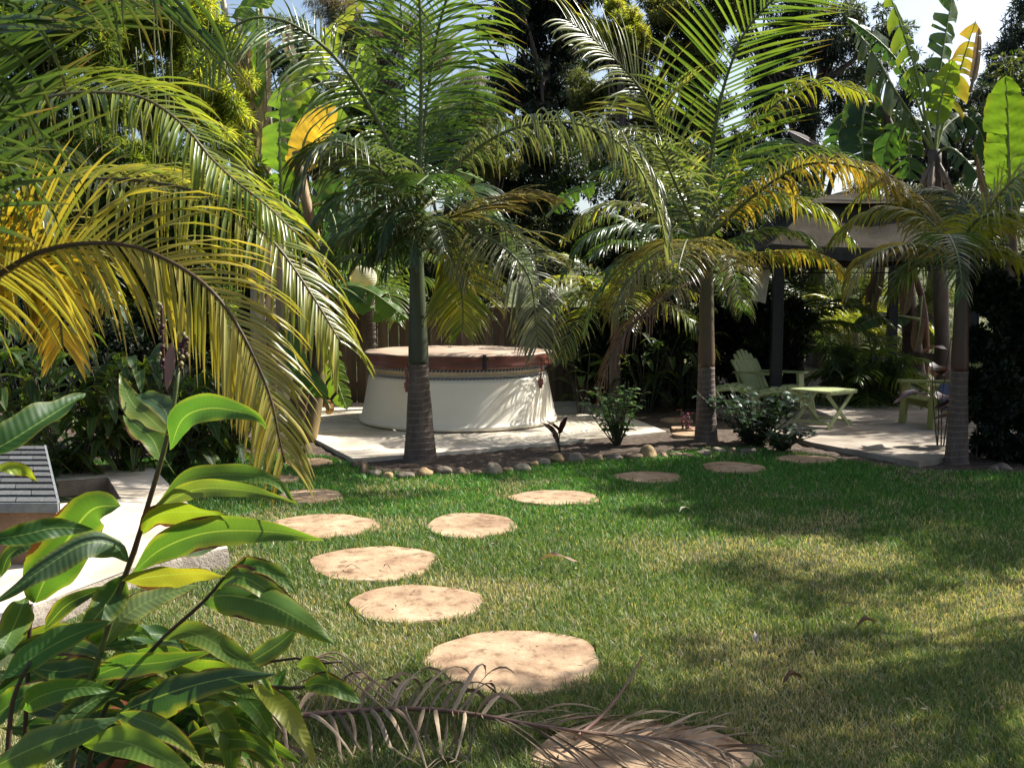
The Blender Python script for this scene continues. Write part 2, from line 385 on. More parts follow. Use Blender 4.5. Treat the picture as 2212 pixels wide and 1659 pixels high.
for i, (x, y, w, h, lab) in enumerate(STONES):
    c0 = G(x, y + h / 2); c1 = G(x, y - h / 2); yc = (c0.y + c1.y) / 2; ry = (c1.y - c0.y) / 2
    c = Vector((G(x, y).x * yc / G(x, y).y, yc, 0)); rx = w / 2 / 2000 * yc
    flat_stone('stepping_stone', c, rx, ry, .022, .05, lab, 'stepping stone', 'stepping stones across the lawn', i)
    ELL.append((c.x, c.y, rx, ry))
for i, (x, y, w, h, lab) in enumerate([(1462, 905, 70, 10, 'pale flagstone between the spa slab and the ringed palm'),
        (1478, 922, 58, 9, 'flagstone in the bed touching the corner of the spa slab'),
        (1490, 935, 76, 9, 'nearest flagstone left of the ringed palm trunk by the chair')]):
    c0, c1 = G(x, y + h / 2, .06), G(x, y - h / 2, .06); c = G(x, y, .06)
    flat_stone('flagstone', c, w / 2 / 2000 * c.y, (c1.y - c0.y) / 2, .05, .05, lab, 'flagstone', 'flagstones in the bed', 40 + i)
c5 = lambda x, y: (663.5 + .35 * x, 497.6 + .35 * y); c6 = lambda x, y: (1410 + .3626 * x, 497.6 + .3626 * y)
TAN, GRY, PAL, OCH = (.22, .155, .10), (.21, .17, .125), (.34, .28, .20), (.34, .24, .12)
ROCKS = [(c5(320, 1440), 30, 24, TAN, 'brown border rock at the left end, against the spa slab corner'),
 (c5(350, 1478), 24, 27, TAN, 'upright tan border rock second from the left end of the row'),
 (c5(415, 1500), 28, 21, PAL, 'pale rounded border rock between an upright tan one and an ochre one'),
 (c5(495, 1515), 28, 19, OCH, 'low ochre border rock left of the ringed palm base'),
 (c5(602, 1514), 36, 20, GRY, 'long grey border rock just left of the thick palm base'),
 (c5(722, 1497), 42, 26, OCH, 'largest ochre border rock, directly in front of the thick palm trunk'),
 (c5(838, 1480), 34, 22, GRY, 'grey border rock at the right foot of the thick palm trunk'),
 (c5(942, 1493), 30, 20, TAN, 'brownish border rock two along right of the thick palm'),
 (c5(1045, 1497), 32, 13, TAN, 'flat dark tan border rock left of the tall pale one'),
 (c5(1155, 1477), 36, 29, PAL, 'tall pale round border rock, whitest of the middle row'),
 (c5(1240, 1480), 22, 16, TAN, 'small brown border rock just right of the tall pale one'),
 (c5(1325, 1463), 38, 21, PAL, 'wide cream border rock left of the maroon plant'),
 (c5(1400, 1446), 21, 14, OCH, 'small ochre border rock next to the wide cream one'),
 (c5(1465, 1427), 30, 17, PAL, 'pale speckled border rock below left of the maroon plant'),
 (c5(1545, 1408), 34, 19, OCH, 'ochre border rock directly in front of the maroon plant'),
 (c5(1655, 1400), 38, 24, GRY, 'grey rounded border rock right of the maroon plant'),
 (c5(1780, 1404), 36, 17, TAN, 'low tan border rock in front of the leafy shrub, left side'),
 (c5(1900, 1404), 36, 17, GRY, 'low grey border rock in front of the leafy shrub stems'),
 (c5(2018, 1398), 36, 17, TAN, 'long low border rock right of the leafy shrub'),
 (c5(2100, 1374), 42, 29, OCH, 'big ochre border rock, tallest of the row right of the shrub'),
 (c6(0, 1334), 22, 17, OCH, 'ochre border rock beside the tallest ochre one on its right'),
 (c6(70, 1343), 22, 13, TAN, 'small tan border rock left of the ringed palm near the chair'),
 (c6(140, 1338), 26, 14, TAN, 'tan border rock in shade before the ringed palm near the chair'),
 (c6(215, 1347), 36, 11, TAN, 'flat brown border rock at the foot of the ringed palm near chair'),
 (c6(308, 1328), 34, 16, GRY, 'grey border rock right of the ringed palm near the chair'),
 (c6(402, 1314), 30, 14, PAL, 'pale border rock in front of the dark ground shrub'),
 (c6(475, 1312), 22, 12, TAN, 'small rock under the dark ground shrub'),
 (c6(565, 1316), 48, 9, GRY, 'long flat border rock at the right foot of the ground shrub'),
 (c6(1490, 1388), 30, 12, GRY, 'dark rock at the near corner of the shaded patio'),
 (c6(2040, 1422), 26, 12, GRY, 'smaller dark rock under the right hand hedge'),
 (c6(2112, 1412), 36, 16, GRY, 'larger dark rock under the right hand hedge'),
 ((1975, 1022), 20, 9, TAN, 'tiny rock left of the dark palm trunk on the right'),
 ((102, 1312), 40, 34, (.60, .46, .28), 'ochre sandstone lump beside the stucco box, behind the ginger stems')]
def rock(x, y, w, h, col, lab, i):
    g = G(x, y + h * .42); Yd = g.y; rx = w * .5 / 2000 * Yd * .97; rz = h / 2000 * Yd * .57; ry = rx * U(.75, 1.0)
    bm = bmesh.new(); bmesh.ops.create_icosphere(bm, subdivisions=3, radius=1)
    sd = U(0, 100); a = U(-.3, .3)
    for v in bm.verts:
        n = v.co; d = 1 + .13 * math.sin(n.x * 3.1 + sd) + .10 * math.sin(n.y * 3.9 + sd * 2) + .10 * math.sin(n.z * 4.6 + sd * 3) + .03 * math.sin(n.x * 9 + n.y * 7 + sd)
        q = Vector((n.x * rx * d, n.y * ry * d, n.z * rz * d)); v.co = Vector((q.x * math.cos(a) - q.z * math.sin(a) * .5, q.y, q.z + q.x * math.sin(a) * .5))
    me = bpy.data.meshes.new('border_rock'); bm.to_mesh(me); bm.free()
    for p in me.polygons: p.use_smooth = True
    ca = me.attributes.new('Col', 'FLOAT_COLOR', 'POINT')
    f = U(.85, 1.1); arr = np.tile(np.array([col[0] * f, col[1] * f, col[2] * f, 1], np.float32), (len(me.vertices), 1)); ca.data.foreach_set('color', arr.ravel())
    me.materials.append(M['rock']); o = bpy.data.objects.new('border_rock', me); COL.objects.link(o); o.location = (g.x, Yd + ry * .7, rz * .45 + .002)
    tag(o, lab, 'rock', 'rounded rocks edging the bed')
for i, ((x, y), w, h, c, lab) in enumerate(ROCKS): rock(x, y, w, h, c, lab, i)

# ---------------------------------------------------------------- hot tub
SZ = .05
F0 = G(978, 936, SZ); TR = 1.20; TX, TY = F0.x, F0.y + TR
t = thing('hot_tub', 'round cream hot tub with brown vinyl cover on the concrete slab', 'hot tub', (TX, TY, SZ))
M['tub'] = surf('tub_shell', [(.3, (.66, .61, .50)), (.7, (.74, .70, .59))], 1.5, 6, .38, bs=.05, bd=.003, bscale=20, spec=.45)
M['band'] = surf('tub_band', [(.3, (.45, .34, .21)), (.7, (.60, .48, .31))], 20, 5, .7, bs=.3)
M['vinyl'] = surf('cover_vinyl', [(.3, (.085, .026, .018)), (.6, (.14, .045, .032)), (.8, (.25, .11, .08))], 5, 7, .38, bs=.5, bd=.008, bscale=14, spec=.5, vec=(1, 1, 2.5))
M['top'] = surf('cover_top', [(.3, (.28, .19, .13)), (.6, (.42, .32, .235)), (.8, (.50, .40, .31))], 3, 8, .6, bs=.35, bd=.01, bscale=6)
zb, zt = SZ + .012, P(978, 824, TY - 1.08).z
prof = []
for k in range(15):
    u = k / 14; z = lerp(SZ + .075, zt, u); prof.append((lerp(TR - .01, 1.09, u ** .85) + .0 * u, z))
prof = [(TR - .02, zb), (TR + .008, zb + .004), (TR + .010, SZ + .055), (TR - .004, SZ + .068)] + prof + [(1.075, zt + .012), (1.04, zt + .014)]
mb = MB(); mb.lathe(prof, TX, TY, 96); mb.build('shell', M['tub'], t, True)
z2 = P(978, 798, TY - 1.1).z; z3 = P(978, 769, TY - 1.14).z
mb = MB(); mb.lathe([(1.05, zt + .01), (1.05, z2 + .02)], TX, TY, 96); band = mb.build('wood_band', M['band'], t, True)
# two rows of laced netting
M['net'] = surf('net_dark', [(.3, (.02, .022, .035)), (.7, (.05, .05, .07))], 30, bs=.2); M['cord'] = surf('net_cord', [(.3, (.55, .53, .5)), (.7, (.75, .73, .7))], 30, bs=.2)
for zz in (zt + .022, z2 - .018):
    mb = MB(); hh = .036
    mb.lathe([(1.054, zz - hh / 2), (1.066, zz - hh / 2), (1.066, zz + hh / 2), (1.054, zz + hh / 2)], TX, TY, 96)
    row = mb.build('netting_row', M['net'], t)
    mb = MB(); n = 150
    for k in range(n):
        a = 2 * math.pi * k / n; a2 = 2 * math.pi * (k + .65) / n; r = 1.071
        q = lambda A, z_: Vector((TX + r * math.cos(A), TY + r * math.sin(A), z_))
        mb.tube([q(a, zz - .021), q(a2, zz + .021)], .0026, 4, cap=False); mb.tube([q(a, zz - .021), q(a, zz + .021)], .0022, 4, cap=False)
    for dz in (-.021, .021): mb.lathe([(1.067, zz + dz - .003), (1.074, zz + dz), (1.067, zz + dz + .003)], TX, TY, 96)
    mb.build('lacing', M['cord'], row)
# cover in two halves; the fold runs from the latch at the front to the far left
fa = math.atan2(-1, .32); CR = 1.135
for s, nm in ((0, 0), (1, 1)):
    a0 = fa + math.pi * s + .006; a1 = a0 + math.pi - .012
    mb = MB(); rr_ = random.Random(s)
    prof = [(CR - .015, z2), (CR + .004, z2 + .006), (CR + .012, z2 + .03), (CR + .002, z2 + .05), (CR + .006, z2 + .07), (CR + .006, z3 - .012)]
    n = 60; b = 0; ids = []
    for r, z in prof:
        row = []
        for k in range(n + 1):
            a = a0 + (a1 - a0) * k / n; w = .006 * math.sin(k * .9 + z * 60) * (z < z2 + .06) + .003 * math.sin(k * 2.7 + z * 31)
            row.append(mb.vert((TX + (r + w) * math.cos(a), TY + (r + w) * math.sin(a), z - (.008 * math.sin(k * .37) if z < z2 + .01 else 0))))
        ids.append(row)
    for r0, r1 in zip(ids, ids[1:]):
        for k in range(n): mb.face((r0[k], r0[k + 1], r1[k + 1], r1[k]))
    side = mb.build('cover_skirt', M['vinyl'], t, True)
    mb = MB(); n = 60; ids = []
    for q, (rf, dz) in enumerate(((1.006, -.012), (1.0, 0), (.98, .006), (.8, .014), (.5, .024), (.2, .03), (0.0, .03))):
        row = []
        for k in range(n + 1):
            a = a0 + (a1 - a0) * k / n; r = CR * rf
            row.append(mb.vert((TX + r * math.cos(a), TY + r * math.sin(a), z3 + dz + .004 * math.sin(k * .5 + q))))
        ids.append(row)
    for r0, r1 in zip(ids, ids[1:]):
        for k in range(n): mb.face((r0[k], r0[k + 1], r1[k + 1], r1[k]))
    mb.build('cover_top', M['top'], t, True)
def on_rim(a, r, z): return Vector((TX + r * math.cos(a), TY + r * math.sin(a), z))
M['strap'] = surf('strap', [(.3, (.10, .035, .03)), (.7, (.22, .10, .08))], 30, rough=.5)
M['black'] = surf('black_plastic', [(.3, (.012, .012, .014)), (.7, (.03, .03, .03))], 30, rough=.5)
for da in (-.10, .07):
    mb = MB(); a = fa + da
    for z_ in (z3 - .02, z3 - .045): mb.bar(on_rim(a - .03, CR + .016, z_), on_rim(a + .03, CR + .016, z_), .012, .014)
    mb.bar(on_rim(a - .035, CR + .015, z3 - .032), on_rim(a + .035, CR + .015, z3 - .032), .02, .03); mb.build('handle', M['strap'], t)
mb = MB(); mb.bar(on_rim(fa, CR + .016, z3), on_rim(fa, CR + .02, z2 - .01), .035, .02); mb.build('hinge_gap', M['black'], t)
for a in (math.atan2(-1, -.52), math.atan2(-.55, 1)):
    mb = MB(); mb.bar(on_rim(a, CR + .015, z2 + .04), on_rim(a, CR - .01, zt - .02), .03, .008, up=on_rim(a, 1, 0) - Vector((TX, TY, 0))); st = mb.build('strap', M['strap'], t)
    mb = MB(); q = on_rim(a, CR - .005, zt - .05); mb.box(q.x, q.y, q.z, .05, .04, .07, a); mb.box(q.x, q.y, q.z - .05, .03, .03, .05, a); mb.build('buckle', M['strap'], st)

# ---------------------------------------------------------------- fences
def woodmat(name, a, b, c):
    return surf(name, [(.3, a), (.55, b), (.75, c)], 9, 7, .85, bs=.5, bd=.006, bscale=30, vec=(1, 1, .08), attr=True)
M['fence'] = woodmat('fence_wood', (.06, .042, .028), (.11, .078, .052), (.18, .13, .09)); M['dark_wood'] = woodmat('dark_wood', (.03, .02, .014), (.06, .04, .028), (.1, .07, .05))
def board_fence(label, x0, x1, Y0, Y1, ztop, cap):
    t = thing('wooden_fence', label, 'fence', ((x0 + x1) / 2, (Y0 + Y1) / 2, 0), 'board fences behind the hot tub')
    mb = MB(); L = math.hypot(x1 - x0, Y1 - Y0); n = int(L / .145); ang = math.atan2(Y1 - Y0, x1 - x0)
    for i in range(n):
        u = (i + .5) / n; f = U(.75, 1.2); mb.box(lerp(x0, x1, u) + U(-.002, .002), lerp(Y0, Y1, u) + U(-.005, .005), ztop / 2, .1445, .018, ztop - U(0, .012), ang, c=(f, f * U(.95, 1.03), f))
    mb.build('boards', M['fence'], t)
    for z in (.3, ztop - .22): mb = MB(); mb.bar((x0, Y0 + .05, z), (x1, Y1 + .05, z), .05, .09); mb.build('rail', M['fence'], t)
    if cap: mb = MB(); mb.bar((x0, Y0, ztop + .012), (x1, Y1, ztop + .012), .13, .03); mb.build('cap_rail', M['fence'], t)
    for u in np.arange(0, 1.01, 2.4 / L): mb = MB(); mb.box(lerp(x0, x1, u), lerp(Y0, Y1, u) + .1, (ztop - .05) / 2, .09, .09, ztop - .05, ang); mb.build('post', M['fence'], t)
board_fence('taller left run of brown board fence behind the banana stem', P(560, 640, 13.2).x, P(884, 640, 13.2).x, 13.2, 13.2, P(800, 640, 13.2).z, True)
board_fence('lower run of brown board fence directly behind the hot tub', P(886, 640, 13.25).x, P(1480, 640, 13.5).x, 13.25, 13.5, P(1000, 668, 13.35).z, True)
t = thing('rail_fence', 'dark two rail fence at the back of the shaded patio', 'fence', (P(1850, 700, 15).x, 15, 0))
for pa, pb, w in ((P(1700, 750, 15.0), P(2260, 790, 14.2), .13), (P(1700, 858, 15.0), P(2260, 880, 14.2), .12)):
    mb = MB(); mb.bar(pa, pb, .05, w); mb.build('rail', M['dark_wood'], t)
for x in (1720, 1960, 2200): q = P(x, 700, 15 - (x - 1700) / 560 * .8 + .08); mb = MB(); mb.box(q.x, q.y, .45, .1, .1, 1.1); mb.build('post', M['dark_wood'], t)

# ---------------------------------------------------------------- shingle-topped stucco box
t = thing('stucco_box', 'brown stucco box with grey shingled lid behind the ginger leaves', 'planter box', (-2.75, 5.1, 0))
M['stucco'] = surf('stucco', [(.3, (.16, .09, .055)), (.7, (.30, .19, .12))], 5, 8, .95, bs=1, bd=.008, bscale=90)
M['shingle'] = surf('shingle', [(.3, (.055, .057, .06)), (.7, (.13, .135, .135))], 90, 6, 1.0, spec=.05, bs=.5, bd=.003, bscale=200, attr=True)
fr = P(120, 1085, 4.75); bk = P(96, 963, 5.75)
mb = MB(); fx_ = P(119, 1085, 4.76).x
for z, k in ((-.02, 0), (fr.z - .03, 1)):
    for q in ((-4.3, 4.77), (fx_, 4.77), (bk.x - .04, 5.72), (-4.2, 5.72)): mb.vert((*q, z + (.16 if k and q[1] > 5 else 0)))
for q in ((0, 1, 5, 4), (1, 2, 6, 5), (2, 3, 7, 6), (3, 0, 4, 7), (4, 5, 6, 7)): mb.face(q)
mb.build('box_wall', M['stucco'], t)
mb = MB(); rows = 10; f0 = Vector((-4.4, 4.72, fr.z + .0)); f1 = Vector((P(125, 1085, 4.72).x, 4.72, fr.z)); b0 = Vector((-4.2, bk.y, bk.z)); b1 = Vector(bk)
for i in range(rows):
    u0, u1 = i / rows, (i + 1) / rows; n = 9; l0 = f0.lerp(b0, u0); r0 = f1.lerp(b1, u0); l1 = f0.lerp(b0, u1); r1 = f1.lerp(b1, u1)
    cuts = sorted([0, 1] + [(k + .5 * (i % 2) + U(-.1, .1)) / n for k in range(1, n)])
    for a, b in zip(cuts, cuts[1:]):
        f = U(.78, 1.15); h = Vector((0, 0, .012)); q = [l0.lerp(r0, a) + h, l0.lerp(r0, b - .002) + h, l1.lerp(r1, b - .002), l1.lerp(r1, a)]
        v = [mb.vert(p, (f, f, f)) for p in q] + [mb.vert(l0.lerp(r0, a), (f, f, f)), mb.vert(l0.lerp(r0, b - .002), (f, f, f))]
        mb.face(v[:4]); mb.face((v[4], v[5], v[1], v[0]))
mb.build('shingle_lid', M['shingle'], t)
M['metal'] = surf('drip_edge', [(.3, (.14, .15, .16)), (.7, (.22, .23, .23))], 20, rough=.5)
mb = MB(); mb.bar(f0 + Vector((0, -.006, -.02)), f1 + Vector((.004, -.006, -.02)), .012, .05); mb.bar(f1 + Vector((.004, 0, -.02)), b1 + Vector((.004, 0, -.02)), .012, .05); mb.build('drip_edge', M['metal'], t)

# ---------------------------------------------------------------- gazebo
M['canopy'] = surf('canopy_fabric', [(.3, (.03, .026, .02)), (.55, (.055, .048, .037)), (.75, (.09, .078, .06))], 2.5, 8, 1.0, spec=.03, bs=.4, bd=.01, bscale=25, scale2=60, stops2=[(.3, (.85, .85, .85)), (.7, (1.1, 1.1, 1.1))])
M['steel'] = surf('black_steel', [(.3, (.012, .013, .016)), (.7, (.025, .027, .03))], 30, rough=.45, bs=.05)
M['valance'] = surf('dark_valance', [(.3, (.03, .03, .03)), (.7, (.06, .058, .055))], 10, rough=.9)
GY = 11.6; gl = P(1668, 527, GY); GX0 = gl.x; GS = 2.7; GX1 = GX0 + GS; GZ = gl.z; gcx, gcy = GX0 + GS / 2, GY + GS / 2
t = thing('gazebo', 'faded fabric gazebo on black steel posts over the patio', 'gazebo', (gcx, gcy, .1))
def tier(hw, z0, hw1, z1, sag, name, mat, par):
    mb = MB(); k = 12
    for side in range(4):
        base = len(mb.v); a = side * math.pi / 2
        for i in range(k + 1):
            v = i / k; h = lerp(hw, hw1, v)
            for j in range(k + 1):
                u = j / k * 2 - 1; x = u * h; y = -h; z = lerp(z0, z1, v) - sag * math.sin(v * math.pi) * (1 - abs(u)) ** .7 - sag * .5 * (1 - u * u) * (1 - v)
                mb.vert((gcx + x * math.cos(a) - y * math.sin(a), gcy + x * math.sin(a) + y * math.cos(a), z))
        for i in range(k):
            for j in range(k): q = base + i * (k + 1) + j; mb.face((q, q + 1, q + k + 2, q + k + 1))
    return mb.build(name, mat, par, True)
cn = tier(GS / 2, GZ, .60, GZ + .62, .10, 'canopy', M['canopy'], t); tier(.78, GZ + .57, .02, GZ + .80, .03, 'vent_canopy', M['canopy'], cn)
mb = MB()
for s0, s1 in (((-1, -1), (1, -1)), ((1, -1), (1, 1)), ((1, 1), (-1, 1)), ((-1, 1), (-1, -1))):
    a = Vector((gcx + s0[0] * (GS / 2 + .004), gcy + s0[1] * (GS / 2 + .004), 0)); b = Vector((gcx + s1[0] * (GS / 2 + .004), gcy + s1[1] * (GS / 2 + .004), 0)); v = []
    for i in range(13):
        u = i / 12; p = a.lerp(b, u); zz = GZ - .05 * (1 - (2 * u - 1) ** 2); v.append((mb.vert((p.x, p.y, zz)), mb.vert((p.x, p.y, zz - .17 + .01 * math.sin(i * 2)))))
    for q, r in zip(v, v[1:]): mb.face((q[0], r[0], r[1], q[1]))
mb.build('valance', M['valance'], t)
pi_ = GS / 2 - .12
for sx, sy in ((-1, -1), (1, -1), (1, 1), (-1, 1)):
    mb = MB(); x, y = gcx + sx * pi_, gcy + sy * pi_
    mb.box(x, y, (GZ + .02) / 2 + .0, .11, .09, GZ - .10)
    for dx in (-.058, .058): mb.box(x + dx, y, (GZ + .1) / 2, .018, .1, GZ - .14)
    p = mb.build('post', M['steel'], t); mb = MB(); mb.box(x, y, .068, .22, .16, .014); mb.build('base_plate', M['steel'], p)
    mb = MB(); mb.bar((x, y, GZ - .02), (gcx, gcy, GZ + .72), .03, .03); mb.build('rafter', M['steel'], t)
for s0, s1 in (((-1, -1), (1, -1)), ((1, -1), (1, 1)), ((1, 1), (-1, 1)), ((-1, 1), (-1, -1))):
    mb = MB(); mb.bar((gcx + s0[0] * pi_, gcy + s0[1] * pi_, GZ - .1), (gcx + s1[0] * pi_, gcy + s1[1] * pi_, GZ - .1), .03, .04); mb.bar((gcx + s0[0] * pi_, gcy + s0[1] * pi_, GZ - .28), (gcx + s1[0] * pi_, gcy + s1[1] * pi_, GZ - .28), .02, .02); mb.build('beam', M['steel'], t)
# folded drape
M['drape'] = surf('drape_cloth', [(.3, (.42, .40, .36)), (.7, (.6, .57, .52))], 6, rough=.9)
mb = MB(); a = [P(1648, 545, 12.6), P(1672, 545, 12.5)]; b = [P(1622, 648, 12.65), P(1654, 656, 12.5)]
for i in range(9):
    for j in range(7):
        u, v = j / 6, i / 8; p = a[0].lerp(a[1], u).lerp(b[0].lerp(b[1], u), v); mb.vert(p + Vector((0, .02 * math.sin(j * 2.1 + i * .3), 0)))
for i in range(8):
    for j in range(6): q = i * 7 + j; mb.face((q, q + 1, q + 8, q + 7))
o = mb.build('drape', M['drape'], None, True); tag(o, 'pale cloth drape hanging from the gazebo beside its front left post', 'drape')

# ---------------------------------------------------------------- patio furniture
M['plastic'] = surf('green_plastic', [(.3, (.32, .36, .17)), (.7, (.40, .44, .21))], 4, 5, .45, bs=.06, spec=.4)
M['plastic2'] = surf('yellow_plastic', [(.3, (.25, .26, .08)), (.7, (.32, .32, .12))], 4, 5, .45, bs=.06, spec=.4)
def place(fn, loc, rz, k=1.0):
    """local -> world"""
    c, s = math.cos(rz), math.sin(rz); return lambda x, y, z: Vector((loc[0] + k * (x * c - y * s), loc[1] + k * (x * s + y * c), loc[2] + k * z))
def adirondack(label, loc, rz, mat):
    t = thing('adirondack_chair', label, 'chair', loc, 'adirondack chairs on the patio'); T = place(None, loc, rz, .87)
    def strip(mb, a, b, hw, th, n=1):
        pass
    # backrest: five fanned slats with a rounded top
    mb = MB()
    for i in range(7):
        u = (i - 3) / 3; x0, z0, x1, z1 = -.12, .24, -.45, .90 - .13 * u * u - .02 * abs(u)
        for k in range(6):
            v0, v1 = k / 6, (k + 1) / 6; w = lambda v: lerp(.036, .046, v) if v < .99 else .03
            cv = lambda v: -.03 * math.sin(v * math.pi) * 0
            q = []
            for v, s in ((v0, -1), (v0, 1), (v1, 1), (v1, -1)):
                q.append((lerp(x0, x1, v) + .05 * u * u, lerp(.074, .094, v) * (i - 3) + s * w(v), lerp(z0, z1, v)))
            ids = [mb.vert(T(*p)) for p in q] + [mb.vert(T(p[0] - .02, p[1], p[2] - .006)) for p in q]
            mb.face(ids[:4]); mb.face(ids[:3:-1])
            for e in range(4): f = (e + 1) % 4; mb.face((ids[e], ids[4 + e], ids[4 + f], ids[f]))
    mb.build('backrest', mat, t)
    mb = MB()
    for z, x in ((.38, -.205), (.72, -.375)): mb.bar(T(x - .01, -.27, z), T(x - .01, .27, z), .03, .05)
    mb.build('back_brace', mat, t)
    mb = MB()
    prev = None
    for i in range(8):
        x = .44 - i * .075; z = .40 - .03 * (i == 0) - .022 * i + .004 * i * i * .3
        mb.bar(T(x, -.25, z), T(x, .25, z), .07, .02)
    for s in (-1, 1): mb.bar(T(.46, s * .255, .35), T(-.22, s * .255, .17), .025, .1)
    mb.build('seat', mat, t)
    for s in (-1, 1):
        mb = MB(); pr = [(.52, .05), (.48, .075), (.2, .07), (-.1, .055), (-.34, .035)]
        for (xa, wa), (xb, wb) in zip(pr, pr[1:]): mb.bar(T(xa, s * .32, .575 - .05 * (.5 - xa) * .4), T(xb, s * .32 - s * .02 * (xb < 0), .575 - .05 * (.5 - xb) * .4), wa * 2, .025, w2=wb * 2)
        mb.build('armrest', mat, t)
        mb = MB(); mb.bar(T(.42, s * .31, .56), T(.46, s * .315, .0), .04, .11, up=T(0, 1, 0) - T(0, 0, 0), w2=.035); mb.build('leg', mat, t)
        mb = MB(); mb.bar(T(-.05, s * .27, .27), T(-.50, s * .27, .0), .10, .03, w2=.07); mb.bar(T(-.28, s * .3, .55), T(-.2, s * .28, .2), .05, .025); mb.build('leg', mat, t)
    return t
def footstool(label, loc, rz, mat, L=.5, H=.36):
    t = thing('footstool', label, 'footstool', loc, 'plastic footstools beside the chair'); T = place(None, loc, rz)
    mb = MB()
    for i in range(7):
        u = i / 6 - .5; mb.bar(T(u * L, -.22, H - .30 * u * u), T(u * L, .22, H - .30 * u * u), L / 7.4, .02)
    mb.build('stool_top', mat, t)
    for s in (-1, 1): mb = MB(); pts = [T(u / 8 * L - L / 2, s * .225, H - .03 - .28 * (u / 8 - .5) ** 2) for u in range(9)]; mb.tube(pts, .025, 6); mb.build('side_rail', mat, t)
    for sx in (-1, 1):
        for s in (-1, 1): mb = MB(); pts = catmull([T(sx * L * .44, s * .22, H - .07), T(sx * L * .50, s * .23, H * .55), T(sx * (L * .5 + .05), s * .235, 0)], 8); mb.tube(pts, lambda u: lerp(.04, .022, u), 8); mb.build('leg', mat, t)
    return t
PZ = .06
def onp(x, y): p = G(x, y, PZ); return (p.x, p.y, PZ)
cp = onp(1655, 888); adirondack('pale green slatted chair facing right, behind the black gazebo post', (cp[0] + .05, cp[1] + .3, PZ), math.radians(-52), M['plastic'])
fs = onp(1700, 908); footstool('pale green footstool with curved legs crossed by the gazebo post', (fs[0], fs[1] + .2, PZ), math.radians(-20), M['plastic'], .66, .37)
fs = onp(1590, 905); footstool('low footstool at left, right of the ringed palm trunk', (fs[0], fs[1] + .2, PZ), math.radians(160), M['plastic'], .52, .40)
# folding table
c = onp(1794, 926); tc_ = (c[0], c[1] + .27, PZ); T = place(None, tc_, math.radians(38)); t = thing('folding_table', 'square yellow green folding table with crossed legs on the patio', 'table', tc_)
TH = P(1794, 842, tc_[1]).z - PZ; mb = MB()
for i in range(6): mb.bar(T(-.225 + i * .09, -.27, TH), T(-.225 + i * .09, .27, TH), .083, .022)
for s in (-1, 1): mb.bar(T(-.27, s * .25, TH - .022), T(.27, s * .25, TH - .022), .03, .02)
mb.build('tabletop', M['plastic'], t)
for s in (-1, 1):
    for q in (-1, 1): mb = MB(); mb.bar(T(q * .22, s * (.21 + .02 * q), TH - .03), T(-q * .25, s * (.21 + .02 * q), 0), .04, .02, up=T(0, 1, 0) - T(0, 0, 0)); mb.build('leg', M['plastic'], t)
for q in (-1, 1): mb = MB(); mb.bar(T(q * .22, -.22, .06), T(q * .22, .22, .06), .025, .025); mb.build('stretcher', M['plastic'], t)
# right chair with blue towel
cp = onp(2000, 925); rc = (cp[0] + .36, cp[1] + .25, PZ); adirondack('yellow green chair behind the dark right palm, blue towel on it', rc, math.radians(190), M['plastic2'])
T = place(None, rc, math.radians(190), .87); M['towel'] = surf('blue_towel', [(.3, (.05, .07, .13)), (.7, (.10, .13, .21))], 30, rough=.95, bs=.6, bd=.01)
mb = MB(); n = 14
for i in range(n + 1):
    v = i / n
    for j in range(9):
        u = j / 8; y = -.20 + .42 * u; x = .30 - .12 * v + .03 * math.sin(u * 5 + v * 3); y2 = .395 + .03 * math.sin(v * 9 + j) * .5
        mb.vert(T(lerp(.42, -.15, u) + .02 * math.sin(v * 6), .405 + .025 * math.sin(u * 9 + v * 2), lerp(.60, .22 + .08 * math.sin(u * 3), v)))
for i in range(n):
    for j in range(8): q = i * 9 + j; mb.face((q, q + 1, q + 10, q + 9))
o = mb.build('towel', M['towel'], None, True); tag(o, 'dark blue towel hung over the arm of the yellow green chair', 'towel')
# paper lantern
LP = P(785, 601, 10.2); LR = 29 / 2000 * 10.2
t = thing('paper_lantern', 'round white ribbed paper lantern hanging by the banana leaves', 'lantern', LP)
M['paper'] = leafmat('lantern_paper', rough=.8, trans=.4, gain=1.0, spec=.2)
prof = []; nr = 56
for k in range(nr + 1):
    a = -math.pi / 2 + .22 + (math.pi - .44) * k / nr; r = LR * math.cos(a) * (1 + .012 * math.cos(k * math.pi * 2 / 4)); prof.append((r, LP.z + LR * .95 * math.sin(a)))
mb = MB(); mb.lathe(prof, LP.x, LP.y, 40, c=(.66, .64, .52)); mb.build('lantern_shade', M['paper'], t, True)
mb = MB(); q = [Vector((LP.x, LP.y, LP.z + LR * .9)), Vector((LP.x + .02, LP.y, LP.z + .8)), Vector((LP.x + .05, LP.y, LP.z + 1.5))]; mb.tube(q, .004, 5); mb.build('cord', M['black'], t)
mb = MB(); mb.lathe([(LR * .2, LP.z + LR * .92), (LR * .22, LP.z + LR * .96), (LR * .2, LP.z + LR * .99)], LP.x, LP.y, 20); mb.build('rim', M['metal'], t)
